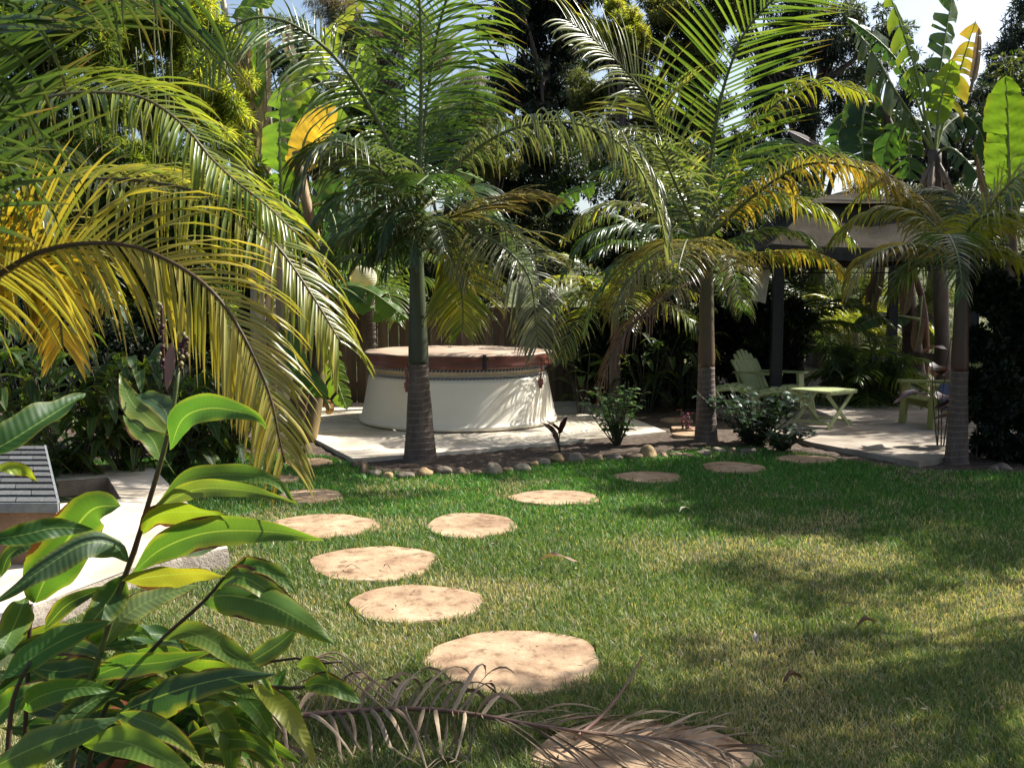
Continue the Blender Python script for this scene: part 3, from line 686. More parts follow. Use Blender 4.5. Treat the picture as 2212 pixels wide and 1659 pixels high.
# ---------------------------------------------------------------- palms
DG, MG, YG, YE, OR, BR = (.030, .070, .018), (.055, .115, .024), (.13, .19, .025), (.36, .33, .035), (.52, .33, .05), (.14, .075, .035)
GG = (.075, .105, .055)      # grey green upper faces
def frond(parent, pts, L, c1, c2=None, n=46, droop=.7, fwd=.45, up=Z, t0=.12, w=.026, rr=.016, mat=None, mixy=.25, sides=(-1, 1), tipc=BR, lift=.12, taper=.35, wild=.12, rc=(.10, .12, .04), name='frond', gap=.04, shortside=None, dry=0):
    """one pinnate frond: strip leaflets either side of a rachis through pts"""
    c2 = c2 or c1; rp = catmull(pts, 60); T = tangents(rp); mb = MB()
    Lr = sum((rp[i + 1] - rp[i]).length for i in range(59)); phase = U(0, 6.28)
    for i in range(n):
        for sd in sides:
            t = t0 + (1 - t0) * (i + U(-.2, .2) + (.5 if sd > 0 else 0)) / n; t = min(max(t, 0), .999)
            if R.random() < gap: continue
            f = t * 59; k = int(f); p = rp[k].lerp(rp[k + 1], f - k); tg = T[k].lerp(T[k + 1], f - k).normalized()
            S = tg.cross(up); S = S.normalized() if S.length > .02 else X.copy(); Nn = S.cross(tg).normalized()
            q = (t - t0) / (1 - t0); ln = L * (min(1, .45 + 2.4 * q) if q < .25 else 1) * (1 - (1 - taper) * max(0, (q - .35) / .65) ** 1.3) * U(.82, 1.1)
            if shortside and sd == shortside[0]: ln *= shortside[1]
            fw = fwd + .75 * q ** 2 + U(-wild, wild); d = (S * sd + tg * fw + Nn * (lift + U(-wild, wild))).normalized()
            g = droop * U(.7, 1.3) * (2.6 if R.random() < .05 else 1); ns = 6; pos = p.copy(); ww = w * U(.85, 1.12) * (1 - .3 * q)
            cc = mixc(c1, c2, min(1, max(0, R.gauss(.35, mixy)))); tw = U(-.35, .35)
            jit = U(.85, 1.15); cc = tuple(x * jit for x in cc); row0 = None; brn = R.random() < .3
            for s in range(ns + 1):
                u = s / ns; Wd = tg - d * tg.dot(d); Wd = Wd.normalized() if Wd.length > .05 else S
                Bn = d.cross(Wd).normalized(); ang = tw + .5 * u * sd; Wd2 = (Wd * math.cos(ang) + Bn * math.sin(ang))
                wd = ww * (.55 + .9 * u if u < .5 else 1.0 * (1 - ((u - .5) / .5) ** 1.8)) * .5 + .0008
                col = cc if u < .75 else mixc(cc, tipc, min(1, (u - .72) * 3.2) * (1 if brn else .35))
                if dry: col = mixc(col, BR, dry * U(.2, 1))
                fold = Bn * wd * .45
                row = (mb.vert(pos - Wd2 * wd + fold, col), mb.vert(pos, mixc(col, (1, 1, .6), .02)), mb.vert(pos + Wd2 * wd + fold, col))
                if row0: mb.face((row0[0], row0[1], row[1], row[0])); mb.face((row0[1], row0[2], row[2], row[1]))
                row0 = row; pos = pos + d * (ln / ns); d = (d + Vector((0, 0, -1)) * g * (.22 + .55 * u) * .55 + rv(.02)).normalized()
    o = mb.build(name, mat or M['palm'], parent, True)
    mb = MB(); mb.tube(rp, lambda u: rr * (1 - .82 * u) + .002, 6, col=rc); mb.build('rachis', M['stem'], o, True)
    return o
def pp(seq): return [P(*s) for s in seq]
def palm(label, base, Yd, w_base, z_shaft, w_mid, z_top, w_top, lean=(0, 0), shaft=((.038, .046, .028), (.065, .09, .036)), group='king palms around the lawn', low=(1.5, 1.5)):
    """trunk below the crownshaft, crownshaft above; radii in metres"""
    t = thing('palm_tree', label, 'palm tree', (base.x, base.y, 0), group)
    z0 = base.z
    mb = MB(); pts = []; n = 60
    for i in range(n + 1):
        u = i / n; z = lerp(-.02, z_shaft, u); pts.append(Vector((base.x + lean[0] * z / z_top, base.y + lean[1] * z / z_top, z)))
    k = [0]
    def rad(u):
        k[0] += 1; r = w_mid + (w_base - w_mid) * (1 - u) ** 1.35; r += w_base * .12 * max(0, 1 - u * 12); return r * (1 + .006 * math.sin(u * z_shaft * 105 + 1) + .014 * math.sin(u * 13))
    mb.tube(pts, rad, 24); mb.build('trunk', M['palmtrunk'], t, True)
    mb = MB(); pts = [Vector((base.x + lean[0] * lerp(z_shaft - .01, z_top, u) / z_top, base.y + lean[1] * lerp(z_shaft, z_top, u) / z_top, lerp(z_shaft - .015, z_top, u))) for u in [i / 24 for i in range(25)]]
    mb.tube(pts, lambda u: lerp(w_mid * .98 + .004 * math.exp(-((u - .12) / .1) ** 2), w_top, u ** 1.3), 20, col=lambda u: mixc(shaft[0], shaft[1], u)); mb.build('crownshaft', M['shaft'], t, True)
    return t
YA = G(908, 1003).y
pa = palm('thick ringed palm with green crownshaft standing in front of the hot tub', G(908, 996), YA, .160, P(905, 790, YA).z, .094, P(903, 470, YA).z, .045, lean=(-.02, 0))
q = YA + .05
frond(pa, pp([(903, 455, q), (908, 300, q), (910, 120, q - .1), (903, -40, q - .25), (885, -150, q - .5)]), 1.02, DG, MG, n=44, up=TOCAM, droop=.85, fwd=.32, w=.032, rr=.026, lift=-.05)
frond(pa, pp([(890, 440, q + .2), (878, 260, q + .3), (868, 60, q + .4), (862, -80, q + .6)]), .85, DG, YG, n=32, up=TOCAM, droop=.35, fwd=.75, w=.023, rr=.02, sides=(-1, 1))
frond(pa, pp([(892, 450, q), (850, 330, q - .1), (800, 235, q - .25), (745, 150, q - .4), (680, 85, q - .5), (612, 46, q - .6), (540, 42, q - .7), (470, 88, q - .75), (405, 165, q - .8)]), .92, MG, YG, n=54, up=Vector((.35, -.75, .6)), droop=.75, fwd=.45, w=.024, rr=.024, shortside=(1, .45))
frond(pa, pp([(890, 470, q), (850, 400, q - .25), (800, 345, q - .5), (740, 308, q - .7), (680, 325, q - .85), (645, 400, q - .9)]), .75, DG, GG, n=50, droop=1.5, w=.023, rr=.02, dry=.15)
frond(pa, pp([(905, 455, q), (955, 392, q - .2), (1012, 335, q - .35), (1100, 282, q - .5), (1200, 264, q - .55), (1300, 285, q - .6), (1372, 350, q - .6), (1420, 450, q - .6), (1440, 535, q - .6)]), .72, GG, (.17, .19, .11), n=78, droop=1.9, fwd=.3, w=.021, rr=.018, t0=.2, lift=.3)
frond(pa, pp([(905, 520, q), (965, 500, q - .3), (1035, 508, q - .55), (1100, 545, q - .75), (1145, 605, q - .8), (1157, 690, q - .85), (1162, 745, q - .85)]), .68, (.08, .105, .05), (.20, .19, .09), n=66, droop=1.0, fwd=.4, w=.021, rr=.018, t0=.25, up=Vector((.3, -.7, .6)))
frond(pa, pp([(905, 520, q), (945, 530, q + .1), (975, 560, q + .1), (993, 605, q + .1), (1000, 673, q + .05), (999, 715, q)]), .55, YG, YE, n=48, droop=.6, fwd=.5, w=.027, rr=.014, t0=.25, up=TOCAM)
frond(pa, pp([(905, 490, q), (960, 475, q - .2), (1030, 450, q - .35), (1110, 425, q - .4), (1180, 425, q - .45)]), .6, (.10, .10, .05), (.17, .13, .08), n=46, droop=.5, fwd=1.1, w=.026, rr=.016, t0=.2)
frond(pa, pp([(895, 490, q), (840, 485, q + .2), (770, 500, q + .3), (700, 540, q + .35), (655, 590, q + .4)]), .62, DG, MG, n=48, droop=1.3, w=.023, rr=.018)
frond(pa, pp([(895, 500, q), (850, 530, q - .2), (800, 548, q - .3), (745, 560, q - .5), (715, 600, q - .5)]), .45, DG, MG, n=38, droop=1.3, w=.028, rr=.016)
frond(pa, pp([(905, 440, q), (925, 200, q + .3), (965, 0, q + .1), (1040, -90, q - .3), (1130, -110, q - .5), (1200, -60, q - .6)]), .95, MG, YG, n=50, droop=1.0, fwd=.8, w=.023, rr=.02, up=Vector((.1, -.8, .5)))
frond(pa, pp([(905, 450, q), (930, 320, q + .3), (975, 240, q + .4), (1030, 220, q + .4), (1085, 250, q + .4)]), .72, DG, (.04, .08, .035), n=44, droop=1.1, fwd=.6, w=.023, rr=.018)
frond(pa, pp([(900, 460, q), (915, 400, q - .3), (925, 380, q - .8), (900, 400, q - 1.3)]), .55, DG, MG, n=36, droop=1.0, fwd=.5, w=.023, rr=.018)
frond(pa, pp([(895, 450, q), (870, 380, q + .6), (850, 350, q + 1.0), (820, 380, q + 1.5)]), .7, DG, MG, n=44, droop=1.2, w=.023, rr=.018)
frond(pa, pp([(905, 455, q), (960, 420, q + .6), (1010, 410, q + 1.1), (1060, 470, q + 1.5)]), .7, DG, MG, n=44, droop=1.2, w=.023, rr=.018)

for seq, l_, a_, b_, up_, dr_ in (
    ([(903, 500, 8.5), (880, 492, 8.2), (850, 530, 7.95), (832, 590, 7.9)], .42, DG, (.05, .09, .03), Z, 1.4),
    ([(903, 470, 8.5), (870, 450, 8.2), (835, 480, 8.0), (815, 540, 7.95)], .45, DG, (.05, .09, .03), Z, 1.4),
    ([(905, 500, 8.5), (925, 470, 8.1), (945, 490, 7.8), (960, 545, 7.7)], .42, (.05, .08, .03), (.12, .14, .06), Z, 1.3),
    ([(903, 520, 8.5), (900, 500, 8.1), (893, 520, 7.8), (886, 570, 7.7)], .34, DG, (.06, .09, .03), Z, 1.2),
    ([(903, 500, 8.6), (960, 470, 9.0), (1040, 470, 9.3), (1110, 520, 9.5), (1150, 610, 9.6)], .55, DG, GG, Z, 1.3),
    ([(903, 520, 8.6), (930, 510, 8.2), (965, 545, 7.9), (1010, 610, 7.8)], .5, (.10, .12, .05), (.2, .19, .08), Z, 1.2),
    ([(900, 500, 8.6), (860, 470, 8.9), (800, 470, 9.1), (745, 520, 9.2), (715, 590, 9.2)], .6, DG, MG, Z, 1.4),
    ([(900, 480, 8.6), (845, 430, 8.4), (780, 410, 8.2), (715, 440, 8.1), (665, 510, 8.1)], .6, DG, MG, Z, 1.3),
    ([(900, 470, 8.6), (870, 400, 8.9), (820, 330, 9.2), (750, 300, 9.4), (680, 330, 9.5)], .7, DG, (.05, .09, .03), Z, 1.2)):
    frond(pa, pp(seq), l_, a_, b_, n=44, droop=dr_, w=.022, rr=.014, up=up_)
YB = G(1525, 950).y
pb = palm('slim ringed palm with orange brown shaft left of the patio chair', G(1525, 955), YB, .125, P(1520, 790, YB).z, .088, P(1512, 520, YB).z, .055, lean=(-.03, 0), shaft=((.10, .055, .03), (.09, .10, .05)))
q = YB
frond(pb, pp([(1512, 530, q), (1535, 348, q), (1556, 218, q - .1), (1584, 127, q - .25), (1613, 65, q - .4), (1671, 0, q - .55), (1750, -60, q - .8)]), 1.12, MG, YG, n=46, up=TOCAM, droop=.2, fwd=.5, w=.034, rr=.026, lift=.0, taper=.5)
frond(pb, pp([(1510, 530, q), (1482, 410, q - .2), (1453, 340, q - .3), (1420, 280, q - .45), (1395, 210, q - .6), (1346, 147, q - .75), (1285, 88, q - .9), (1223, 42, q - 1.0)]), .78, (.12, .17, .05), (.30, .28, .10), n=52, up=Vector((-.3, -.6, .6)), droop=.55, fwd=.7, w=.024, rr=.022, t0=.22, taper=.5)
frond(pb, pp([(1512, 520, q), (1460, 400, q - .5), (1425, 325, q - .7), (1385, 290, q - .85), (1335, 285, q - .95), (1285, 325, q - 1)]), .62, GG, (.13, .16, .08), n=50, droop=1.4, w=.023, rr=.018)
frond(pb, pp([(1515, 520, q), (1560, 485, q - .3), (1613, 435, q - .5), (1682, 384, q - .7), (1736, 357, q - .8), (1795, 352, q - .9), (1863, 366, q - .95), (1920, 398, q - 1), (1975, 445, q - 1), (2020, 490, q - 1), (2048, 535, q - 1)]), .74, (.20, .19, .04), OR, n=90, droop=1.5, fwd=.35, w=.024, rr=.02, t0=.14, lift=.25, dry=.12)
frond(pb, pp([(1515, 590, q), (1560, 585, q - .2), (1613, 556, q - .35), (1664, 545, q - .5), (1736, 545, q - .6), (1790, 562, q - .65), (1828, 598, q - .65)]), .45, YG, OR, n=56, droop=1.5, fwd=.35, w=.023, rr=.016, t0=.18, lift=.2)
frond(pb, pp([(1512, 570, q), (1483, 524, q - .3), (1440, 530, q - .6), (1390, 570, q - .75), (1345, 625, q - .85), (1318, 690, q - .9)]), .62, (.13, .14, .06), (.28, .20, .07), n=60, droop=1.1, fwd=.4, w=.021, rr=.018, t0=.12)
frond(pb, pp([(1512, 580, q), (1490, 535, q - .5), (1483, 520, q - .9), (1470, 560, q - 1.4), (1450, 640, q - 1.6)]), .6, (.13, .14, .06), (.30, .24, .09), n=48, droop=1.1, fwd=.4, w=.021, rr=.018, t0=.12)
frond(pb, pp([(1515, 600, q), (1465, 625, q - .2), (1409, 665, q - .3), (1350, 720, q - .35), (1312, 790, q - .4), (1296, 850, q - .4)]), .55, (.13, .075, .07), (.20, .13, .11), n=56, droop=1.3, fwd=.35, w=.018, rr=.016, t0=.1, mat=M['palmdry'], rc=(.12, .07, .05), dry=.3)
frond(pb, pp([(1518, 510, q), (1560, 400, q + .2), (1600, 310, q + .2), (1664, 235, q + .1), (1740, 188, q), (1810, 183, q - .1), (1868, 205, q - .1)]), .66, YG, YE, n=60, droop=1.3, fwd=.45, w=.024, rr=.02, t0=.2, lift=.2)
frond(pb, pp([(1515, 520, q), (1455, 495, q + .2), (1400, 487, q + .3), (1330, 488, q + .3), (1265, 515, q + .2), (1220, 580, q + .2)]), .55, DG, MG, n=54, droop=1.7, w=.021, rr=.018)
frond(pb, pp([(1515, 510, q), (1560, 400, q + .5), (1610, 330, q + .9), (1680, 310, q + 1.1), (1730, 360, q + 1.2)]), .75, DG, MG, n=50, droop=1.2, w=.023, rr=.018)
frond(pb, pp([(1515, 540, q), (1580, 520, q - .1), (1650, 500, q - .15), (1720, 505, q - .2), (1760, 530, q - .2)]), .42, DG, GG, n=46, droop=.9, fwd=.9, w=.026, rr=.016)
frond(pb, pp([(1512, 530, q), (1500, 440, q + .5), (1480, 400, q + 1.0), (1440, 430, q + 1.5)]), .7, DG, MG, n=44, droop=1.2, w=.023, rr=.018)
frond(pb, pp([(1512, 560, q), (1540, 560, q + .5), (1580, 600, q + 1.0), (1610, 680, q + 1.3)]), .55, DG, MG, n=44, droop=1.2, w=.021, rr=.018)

for seq, l_, a_, b_, up_, dr_ in (
    ([(1514, 530, YB), (1450, 470, YB + .4), (1370, 440, YB + .7), (1290, 450, YB + .9), (1220, 510, YB + 1.0)], .6, MG, YE, Z, 1.2),
    ([(1514, 540, YB), (1440, 530, YB + .5), (1360, 560, YB + .8), (1290, 640, YB + .9), (1260, 720, YB + .9)], .55, DG, MG, Z, 1.2),
    ([(1514, 560, YB), (1550, 540, YB - .4), (1580, 575, YB - .8), (1600, 650, YB - 1.0)], .5, (.12, .13, .05), (.25, .2, .07), Z, 1.2),
    ([(1514, 500, YB), (1440, 400, YB + .6), (1380, 360, YB + 1.0), (1300, 370, YB + 1.3)], .7, DG, MG, Z, 1.2),
    ([(1514, 520, YB), (1590, 450, YB + .1), (1680, 425, YB + .1), (1770, 450, YB + .05), (1840, 520, YB)], .6, MG, YE, Z, 1.4),
    ([(1514, 520, YB), (1570, 420, YB), (1660, 345, YB - .1), (1760, 325, YB - .2), (1850, 350, YB - .3), (1900, 410, YB - .3)], .7, MG, YG, Z, 1.3),
    ([(1514, 510, YB), (1590, 440, YB + .6), (1660, 420, YB + .9), (1730, 450, YB + 1.1)], .7, DG, MG, Z, 1.2)):
    frond(pb, pp(seq), l_, a_, b_, n=44, droop=dr_, w=.022, rr=.014, up=up_)
YC = G(2063, 1000).y
pc = palm('dark shaded palm at right in front of the patio edge', G(2066, 1003), YC, .105, P(2056, 800, YC).z, .074, P(2062, 545, YC).z, .05, lean=(-.02, 0), shaft=((.07, .028, .02), (.05, .06, .03)))
q = YC
frond(pc, pp([(2062, 560, q), (2090, 520, q - .1), (2125, 475, q - .2), (2165, 415, q - .35), (2215, 372, q - .5), (2290, 340, q - .7), (2360, 360, q - .8)]), .68, YG, (.42, .36, .03), n=60, droop=1.0, fwd=.35, w=.025, rr=.022, t0=.15, up=Vector((-.2, -.4, .9)))
frond(pc, pp([(2062, 570, q), (2085, 572, q - .05), (2026, 541, q - .3), (1965, 530, q - .45), (1900, 545, q - .55), (1850, 588, q - .6), (1830, 635, q - .6)]), .42, (.16, .16, .07), (.36, .28, .07), n=56, droop=1.5, fwd=.35, w=.023, rr=.018, t0=.25, lift=.2)
frond(pc, pp([(2062, 555, q), (2100, 480, q + .3), (2080, 430, q + .5), (2010, 415, q + .6), (1950, 440, q + .7)]), .55, (.07, .10, .04), (.14, .16, .07), n=44, droop=.9, fwd=.7, w=.026, rr=.018)
frond(pc, pp([(2065, 560, q), (2110, 540, q - .1), (2170, 545, q - .2), (2230, 590, q - .3), (2260, 660, q - .3)]), .55, YG, YE, n=46, droop=1.2, w=.023, rr=.018)
frond(pc, pp([(2060, 560, q), (2040, 520, q - .5), (2050, 510, q - .9), (2070, 560, q - 1.3), (2080, 640, q - 1.4)]), .45, DG, MG, n=40, droop=1.2, w=.023, rr=.018)
frond(pc, pp([(2060, 560, q), (2010, 560, q + .3), (1960, 590, q + .5), (1925, 640, q + .6)]), .45, DG, YG, n=36, droop=1.2, w=.026, rr=.018)
frond(pc, pp([(2062, 550, q), (2130, 440, q + .5), (2200, 400, q + .8), (2280, 420, q + .9)]), .6, DG, MG, n=40, droop=1.1, w=.023, rr=.018)
for (a, b, c) in (((2120, 470, q - .4), (2240, 480, q - .7), (2330, 580, q - .8)), ((2120, 500, q), (2200, 470, q + .2), (2300, 520, q + .3))):
    frond(pc, [P(2062, 555, q), P(*a), P(*b), P(*c)], .55, YG, YE, n=44, droop=1.2, w=.023, rr=.018)

# big palm at the left, trunk outside the frame
YD = 4.6; bx_ = P(-330, 700, YD).x
pd = palm('arching yellow green palm leaning in from the left edge', Vector((bx_, YD, 0)), YD, .14, 1.0, .1, 1.75, .05, group='king palms around the lawn')
cr = Vector((bx_, YD, 1.75))
ROT = Vector((0, -.62, .62))
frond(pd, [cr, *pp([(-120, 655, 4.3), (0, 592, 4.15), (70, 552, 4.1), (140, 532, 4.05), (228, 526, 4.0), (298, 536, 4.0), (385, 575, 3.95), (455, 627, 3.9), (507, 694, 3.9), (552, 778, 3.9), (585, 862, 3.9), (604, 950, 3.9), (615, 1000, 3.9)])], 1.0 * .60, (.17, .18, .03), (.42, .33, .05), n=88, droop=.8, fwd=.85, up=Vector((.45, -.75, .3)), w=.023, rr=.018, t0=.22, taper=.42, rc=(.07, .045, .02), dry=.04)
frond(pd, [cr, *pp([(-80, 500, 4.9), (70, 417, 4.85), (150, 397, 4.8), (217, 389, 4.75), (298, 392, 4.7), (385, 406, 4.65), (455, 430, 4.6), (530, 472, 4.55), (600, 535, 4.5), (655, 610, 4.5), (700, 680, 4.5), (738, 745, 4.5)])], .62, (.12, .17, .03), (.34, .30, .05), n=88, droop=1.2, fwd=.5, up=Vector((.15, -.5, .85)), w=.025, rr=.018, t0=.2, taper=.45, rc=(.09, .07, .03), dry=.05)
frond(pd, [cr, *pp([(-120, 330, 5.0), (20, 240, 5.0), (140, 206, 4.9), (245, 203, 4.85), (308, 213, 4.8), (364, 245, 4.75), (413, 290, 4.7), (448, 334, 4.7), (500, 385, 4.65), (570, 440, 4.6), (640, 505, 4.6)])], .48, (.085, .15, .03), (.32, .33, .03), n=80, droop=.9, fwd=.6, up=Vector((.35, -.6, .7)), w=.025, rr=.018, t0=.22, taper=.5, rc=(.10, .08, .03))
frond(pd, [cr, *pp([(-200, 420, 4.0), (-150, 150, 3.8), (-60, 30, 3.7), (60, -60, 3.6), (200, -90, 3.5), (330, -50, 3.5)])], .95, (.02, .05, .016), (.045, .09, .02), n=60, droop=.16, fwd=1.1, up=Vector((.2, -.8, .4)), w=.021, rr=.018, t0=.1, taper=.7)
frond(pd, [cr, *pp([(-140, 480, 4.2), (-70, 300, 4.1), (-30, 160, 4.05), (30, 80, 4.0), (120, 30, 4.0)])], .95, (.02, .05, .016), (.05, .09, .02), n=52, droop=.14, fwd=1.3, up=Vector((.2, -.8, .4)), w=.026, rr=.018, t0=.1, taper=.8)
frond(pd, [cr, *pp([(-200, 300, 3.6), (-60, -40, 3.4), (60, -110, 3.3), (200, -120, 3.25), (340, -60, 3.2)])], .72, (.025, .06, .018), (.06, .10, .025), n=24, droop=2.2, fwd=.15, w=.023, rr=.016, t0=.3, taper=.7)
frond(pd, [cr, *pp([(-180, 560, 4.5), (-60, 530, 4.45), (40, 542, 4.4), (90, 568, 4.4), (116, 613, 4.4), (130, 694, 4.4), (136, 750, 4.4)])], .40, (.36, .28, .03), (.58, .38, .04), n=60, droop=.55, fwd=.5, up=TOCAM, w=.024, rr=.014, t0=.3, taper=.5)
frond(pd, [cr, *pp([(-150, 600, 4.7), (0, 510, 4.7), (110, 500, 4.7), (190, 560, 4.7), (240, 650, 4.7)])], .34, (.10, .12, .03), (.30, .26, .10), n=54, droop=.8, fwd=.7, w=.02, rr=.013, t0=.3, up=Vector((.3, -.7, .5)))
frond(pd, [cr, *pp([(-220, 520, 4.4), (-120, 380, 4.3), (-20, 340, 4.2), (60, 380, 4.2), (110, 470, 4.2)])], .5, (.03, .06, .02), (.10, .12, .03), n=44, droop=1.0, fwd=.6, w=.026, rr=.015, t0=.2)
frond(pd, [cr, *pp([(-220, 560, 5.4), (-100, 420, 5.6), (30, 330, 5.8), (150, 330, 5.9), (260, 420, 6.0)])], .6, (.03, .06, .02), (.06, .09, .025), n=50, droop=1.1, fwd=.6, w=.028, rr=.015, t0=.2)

frond(pc, pp([(2060, 555, q), (2010, 480, q + .2), (1940, 450, q + .4), (1860, 465, q + .5), (1800, 520, q + .5)]), .5, MG, YE, n=50, droop=1.3, w=.022, rr=.016)
frond(pc, pp([(2060, 550, q), (2020, 460, q + .5), (1960, 400, q + .8), (1890, 400, q + 1.0), (1830, 450, q + 1.1)]), .55, YG, YE, n=50, droop=1.3, w=.022, rr=.016)
# smaller palms at the back
def small_palm(label, loc, h, L, nf, c1, c2, seed, ll=.5, spread=1.0, trunk=True, az0=0, dry=0, w=.028, group='smaller palms behind the bed'):
    R.seed(seed); t = thing('palm_tree', label, 'palm tree', loc, group); b = Vector(loc)
    mb = MB(); mb.tube([b + Vector((0, 0, h * i / 12)) for i in range(13)], lambda u: lerp(.09, .055, u), 12); mb.build('trunk', M['palmtrunk'], t, True)
    top = b + Vector((0, 0, h))
    for i in range(nf):
        a = az0 + 2 * math.pi * (i * .382 + U(-.03, .03)); e = lerp(1.25, .15, (i / nf) ** .9); d = Vector((math.cos(a) * math.cos(e), math.sin(a) * math.cos(e), math.sin(e))); pts = [top]; p = top.copy(); l = L * U(.85, 1.1)
        for k in range(5): p = p + d * l / 5; d = (d + Vector((0, 0, -.38 * spread))).normalized(); pts.append(p.copy())
        frond(t, pts, ll * U(.85, 1.1), c1, c2, n=34, droop=1.0, w=w, rr=.013, dry=dry)
    return t
small_palm('yellow green small palm behind the lower run of fence, between the two ringed palms', (P(1330, 600, 12.2).x, 12.2, 0), 1.35, 1.6, 13, MG, YE, 3, az0=.4)
small_palm('low green palm left of the two ringed palms by the banana stem', (P(800, 600, 12.4).x, 12.4, 0), 1.6, 1.4, 10, MG, YG, 4, az0=1.0)
small_palm('dark drooping palm behind the gazebo post and chair', (P(1730, 700, 13.9).x, 13.9, 0), 1.0, 1.5, 12, DG, (.10, .15, .05), 6, az0=2.0)
small_palm('backlit golden palm right of the gazebo beside the leaning trunks', (P(1850, 700, 15.8).x, 15.8, 0), .95, 1.5, 12, YG, YE, 7, az0=.2)
small_palm('low feathery palm at the back right of the patio table', (P(1870, 830, 13.2).x, 13.2, 0), .25, 1.1, 14, MG, YG, 8, az0=.9)
small_palm('dark palm with hanging fronds behind the slim ringed palm', (P(1440, 700, 12.8).x, 12.8, 0), 1.9, 1.6, 12, DG, MG, 9, az0=.1)

# ---------------------------------------------------------------- broad leaves
def blade(mb, pts, hw, facing, rows=18, fold=.28, wave=.10, col=MG, col2=None, pw=.75, wide_at=.4, curl=0.0, uvv=1.0, tipd=0.0, m=0, flip=1, twist=0):
    """lanceolate blade, 7 vertices across; fold<0 droops the halves, >0 lifts them"""
    rp = catmull(pts, rows + 1); T = tangents(rp); col2 = col2 or col; ph = U(0, 6.28); prev = None; S0 = None
    L = sum((rp[i + 1] - rp[i]).length for i in range(rows)); base = len(mb.v)
    for i in range(rows + 1):
        v = i / rows; fc = facing
        S = T[i].cross(fc); S = S.normalized() if S.length > .05 else (S0 or X)
        if S0 and S.dot(S0) < 0: S = -S
        S0 = S; Nn = S.cross(T[i]).normalized()
        if Nn.dot(fc) < 0: Nn = -Nn
        if twist: a = twist * v; S, Nn = S * math.cos(a) + Nn * math.sin(a), Nn * math.cos(a) - S * math.sin(a)
        x = (v / wide_at) if v < wide_at else (1 - v) / (1 - wide_at)
        w = hw * max(.0, math.sin(min(1, x) * math.pi / 2)) ** pw; w = max(w, hw * .02)
        for j, u in enumerate((-1, -.66, -.33, 0, .33, .66, 1)):
            au = abs(u); rip = wave * hw * math.sin(v * 19 + ph + (u > 0) * 2) * au * au
            off = S * (u * w * (1 - .12 * abs(fold) * au)) + Nn * (fold * w * au ** 1.4 + rip + curl * w * au * au * math.sin(v * 5 + ph))
            cc = mixc(col, col2, min(1, max(0, (v - .45) * 1.2 + .15 * math.sin(v * 9 + ph + u))))
            mb.vert(rp[i] + off, cc, (u, v * L * uvv * 1.6))
    for i in range(rows):
        for j in range(6): q = base + i * 7 + j; mb.face((q, q + 1, q + 8, q + 7), m)
# foreground ginger
GP = G(205, 1790, 0)
gt = thing('ginger_plant', 'large ginger plant with long leaves and brown seed heads at lower left', 'plant', (-1.05, 2.35, 0))
def stem_px(seq, r0, r1, col=(.05, .055, .025)):
    mb = MB(); pts = catmull(pp(seq), 28); mb.tube(pts, lambda u: lerp(r0, r1, u) * (1 + .12 * max(0, math.sin(u * 40)) ** 8), 10, col=lambda u: mixc(col, (.06, .03, .02), .5 + .5 * math.sin(u * 11))); return mb.build('stem', M['stem'], gt, True)
stem_px([(120, 1900, 2.15), (172, 1554, 2.1), (217, 1410, 2.08), (262, 1267, 2.06), (290, 1190, 2.05), (315, 1106, 2.04), (350, 988, 2.02), (371, 900, 2.0), (383, 820, 2.0), (386, 790, 2.0)], .009, .0045, (.085, .11, .03))
stem_px([(150, 1900, 2.2), (215, 1560, 2.15), (332, 1400, 2.05), (437, 1302, 1.98), (490, 1242, 1.95), (535, 1203, 1.93)], .007, .0035, (.04, .045, .02))
stem_px([(40, 1900, 2.3), (58, 1500, 2.3), (62, 1393, 2.3), (68, 1305, 2.3)], .007, .005, (.03, .015, .012))
stem_px([(-10, 1900, 1.9), (15, 1640, 1.9), (25, 1530, 1.9), (40, 1478, 1.9), (65, 1430, 1.9)], .008, .004, (.035, .03, .02))
stem_px([(100, 1900, 2.3), (300, 1560, 2.2), (500, 1486, 2.1), (640, 1487, 2.05), (660, 1482, 2.05)], .007, .004, (.05, .04, .02))
stem_px([(100, 1900, 2.3), (420, 1500, 2.2), (610, 1425, 2.15), (690, 1432, 2.1), (740, 1428, 2.1)], .006, .003, (.05, .04, .02))
g1, g2, g3, g4, g5 = (.038, .085, .020), (.065, .135, .028), (.11, .18, .032), (.22, .25, .03), (.06, .11, .05)
F0_ = Vector((0, -1, .25)); FU = Vector((.1, -.75, .65)); FL = Vector((-.5, -.8, .2)); FR_ = Vector((.5, -.8, .25)); FD = Vector((.2, -.9, -.25))
def lf(seq, hwpx, c, c2=None, fc=F0_, rag=0, **k):
    pts = pp(seq); Yb = seq[0][2]; mb = MB(); blade(mb, pts, hwpx * 1.0 / 2000 * Yb, fc, rows=26, col=tuple(x * U(.8, 1.1) for x in c), col2=c2 or c, **dict(dict(wave=.12, pw=.9), **k)); mb.build('leaf', M['ginger2'] if rag else M['ginger'], gt, True)
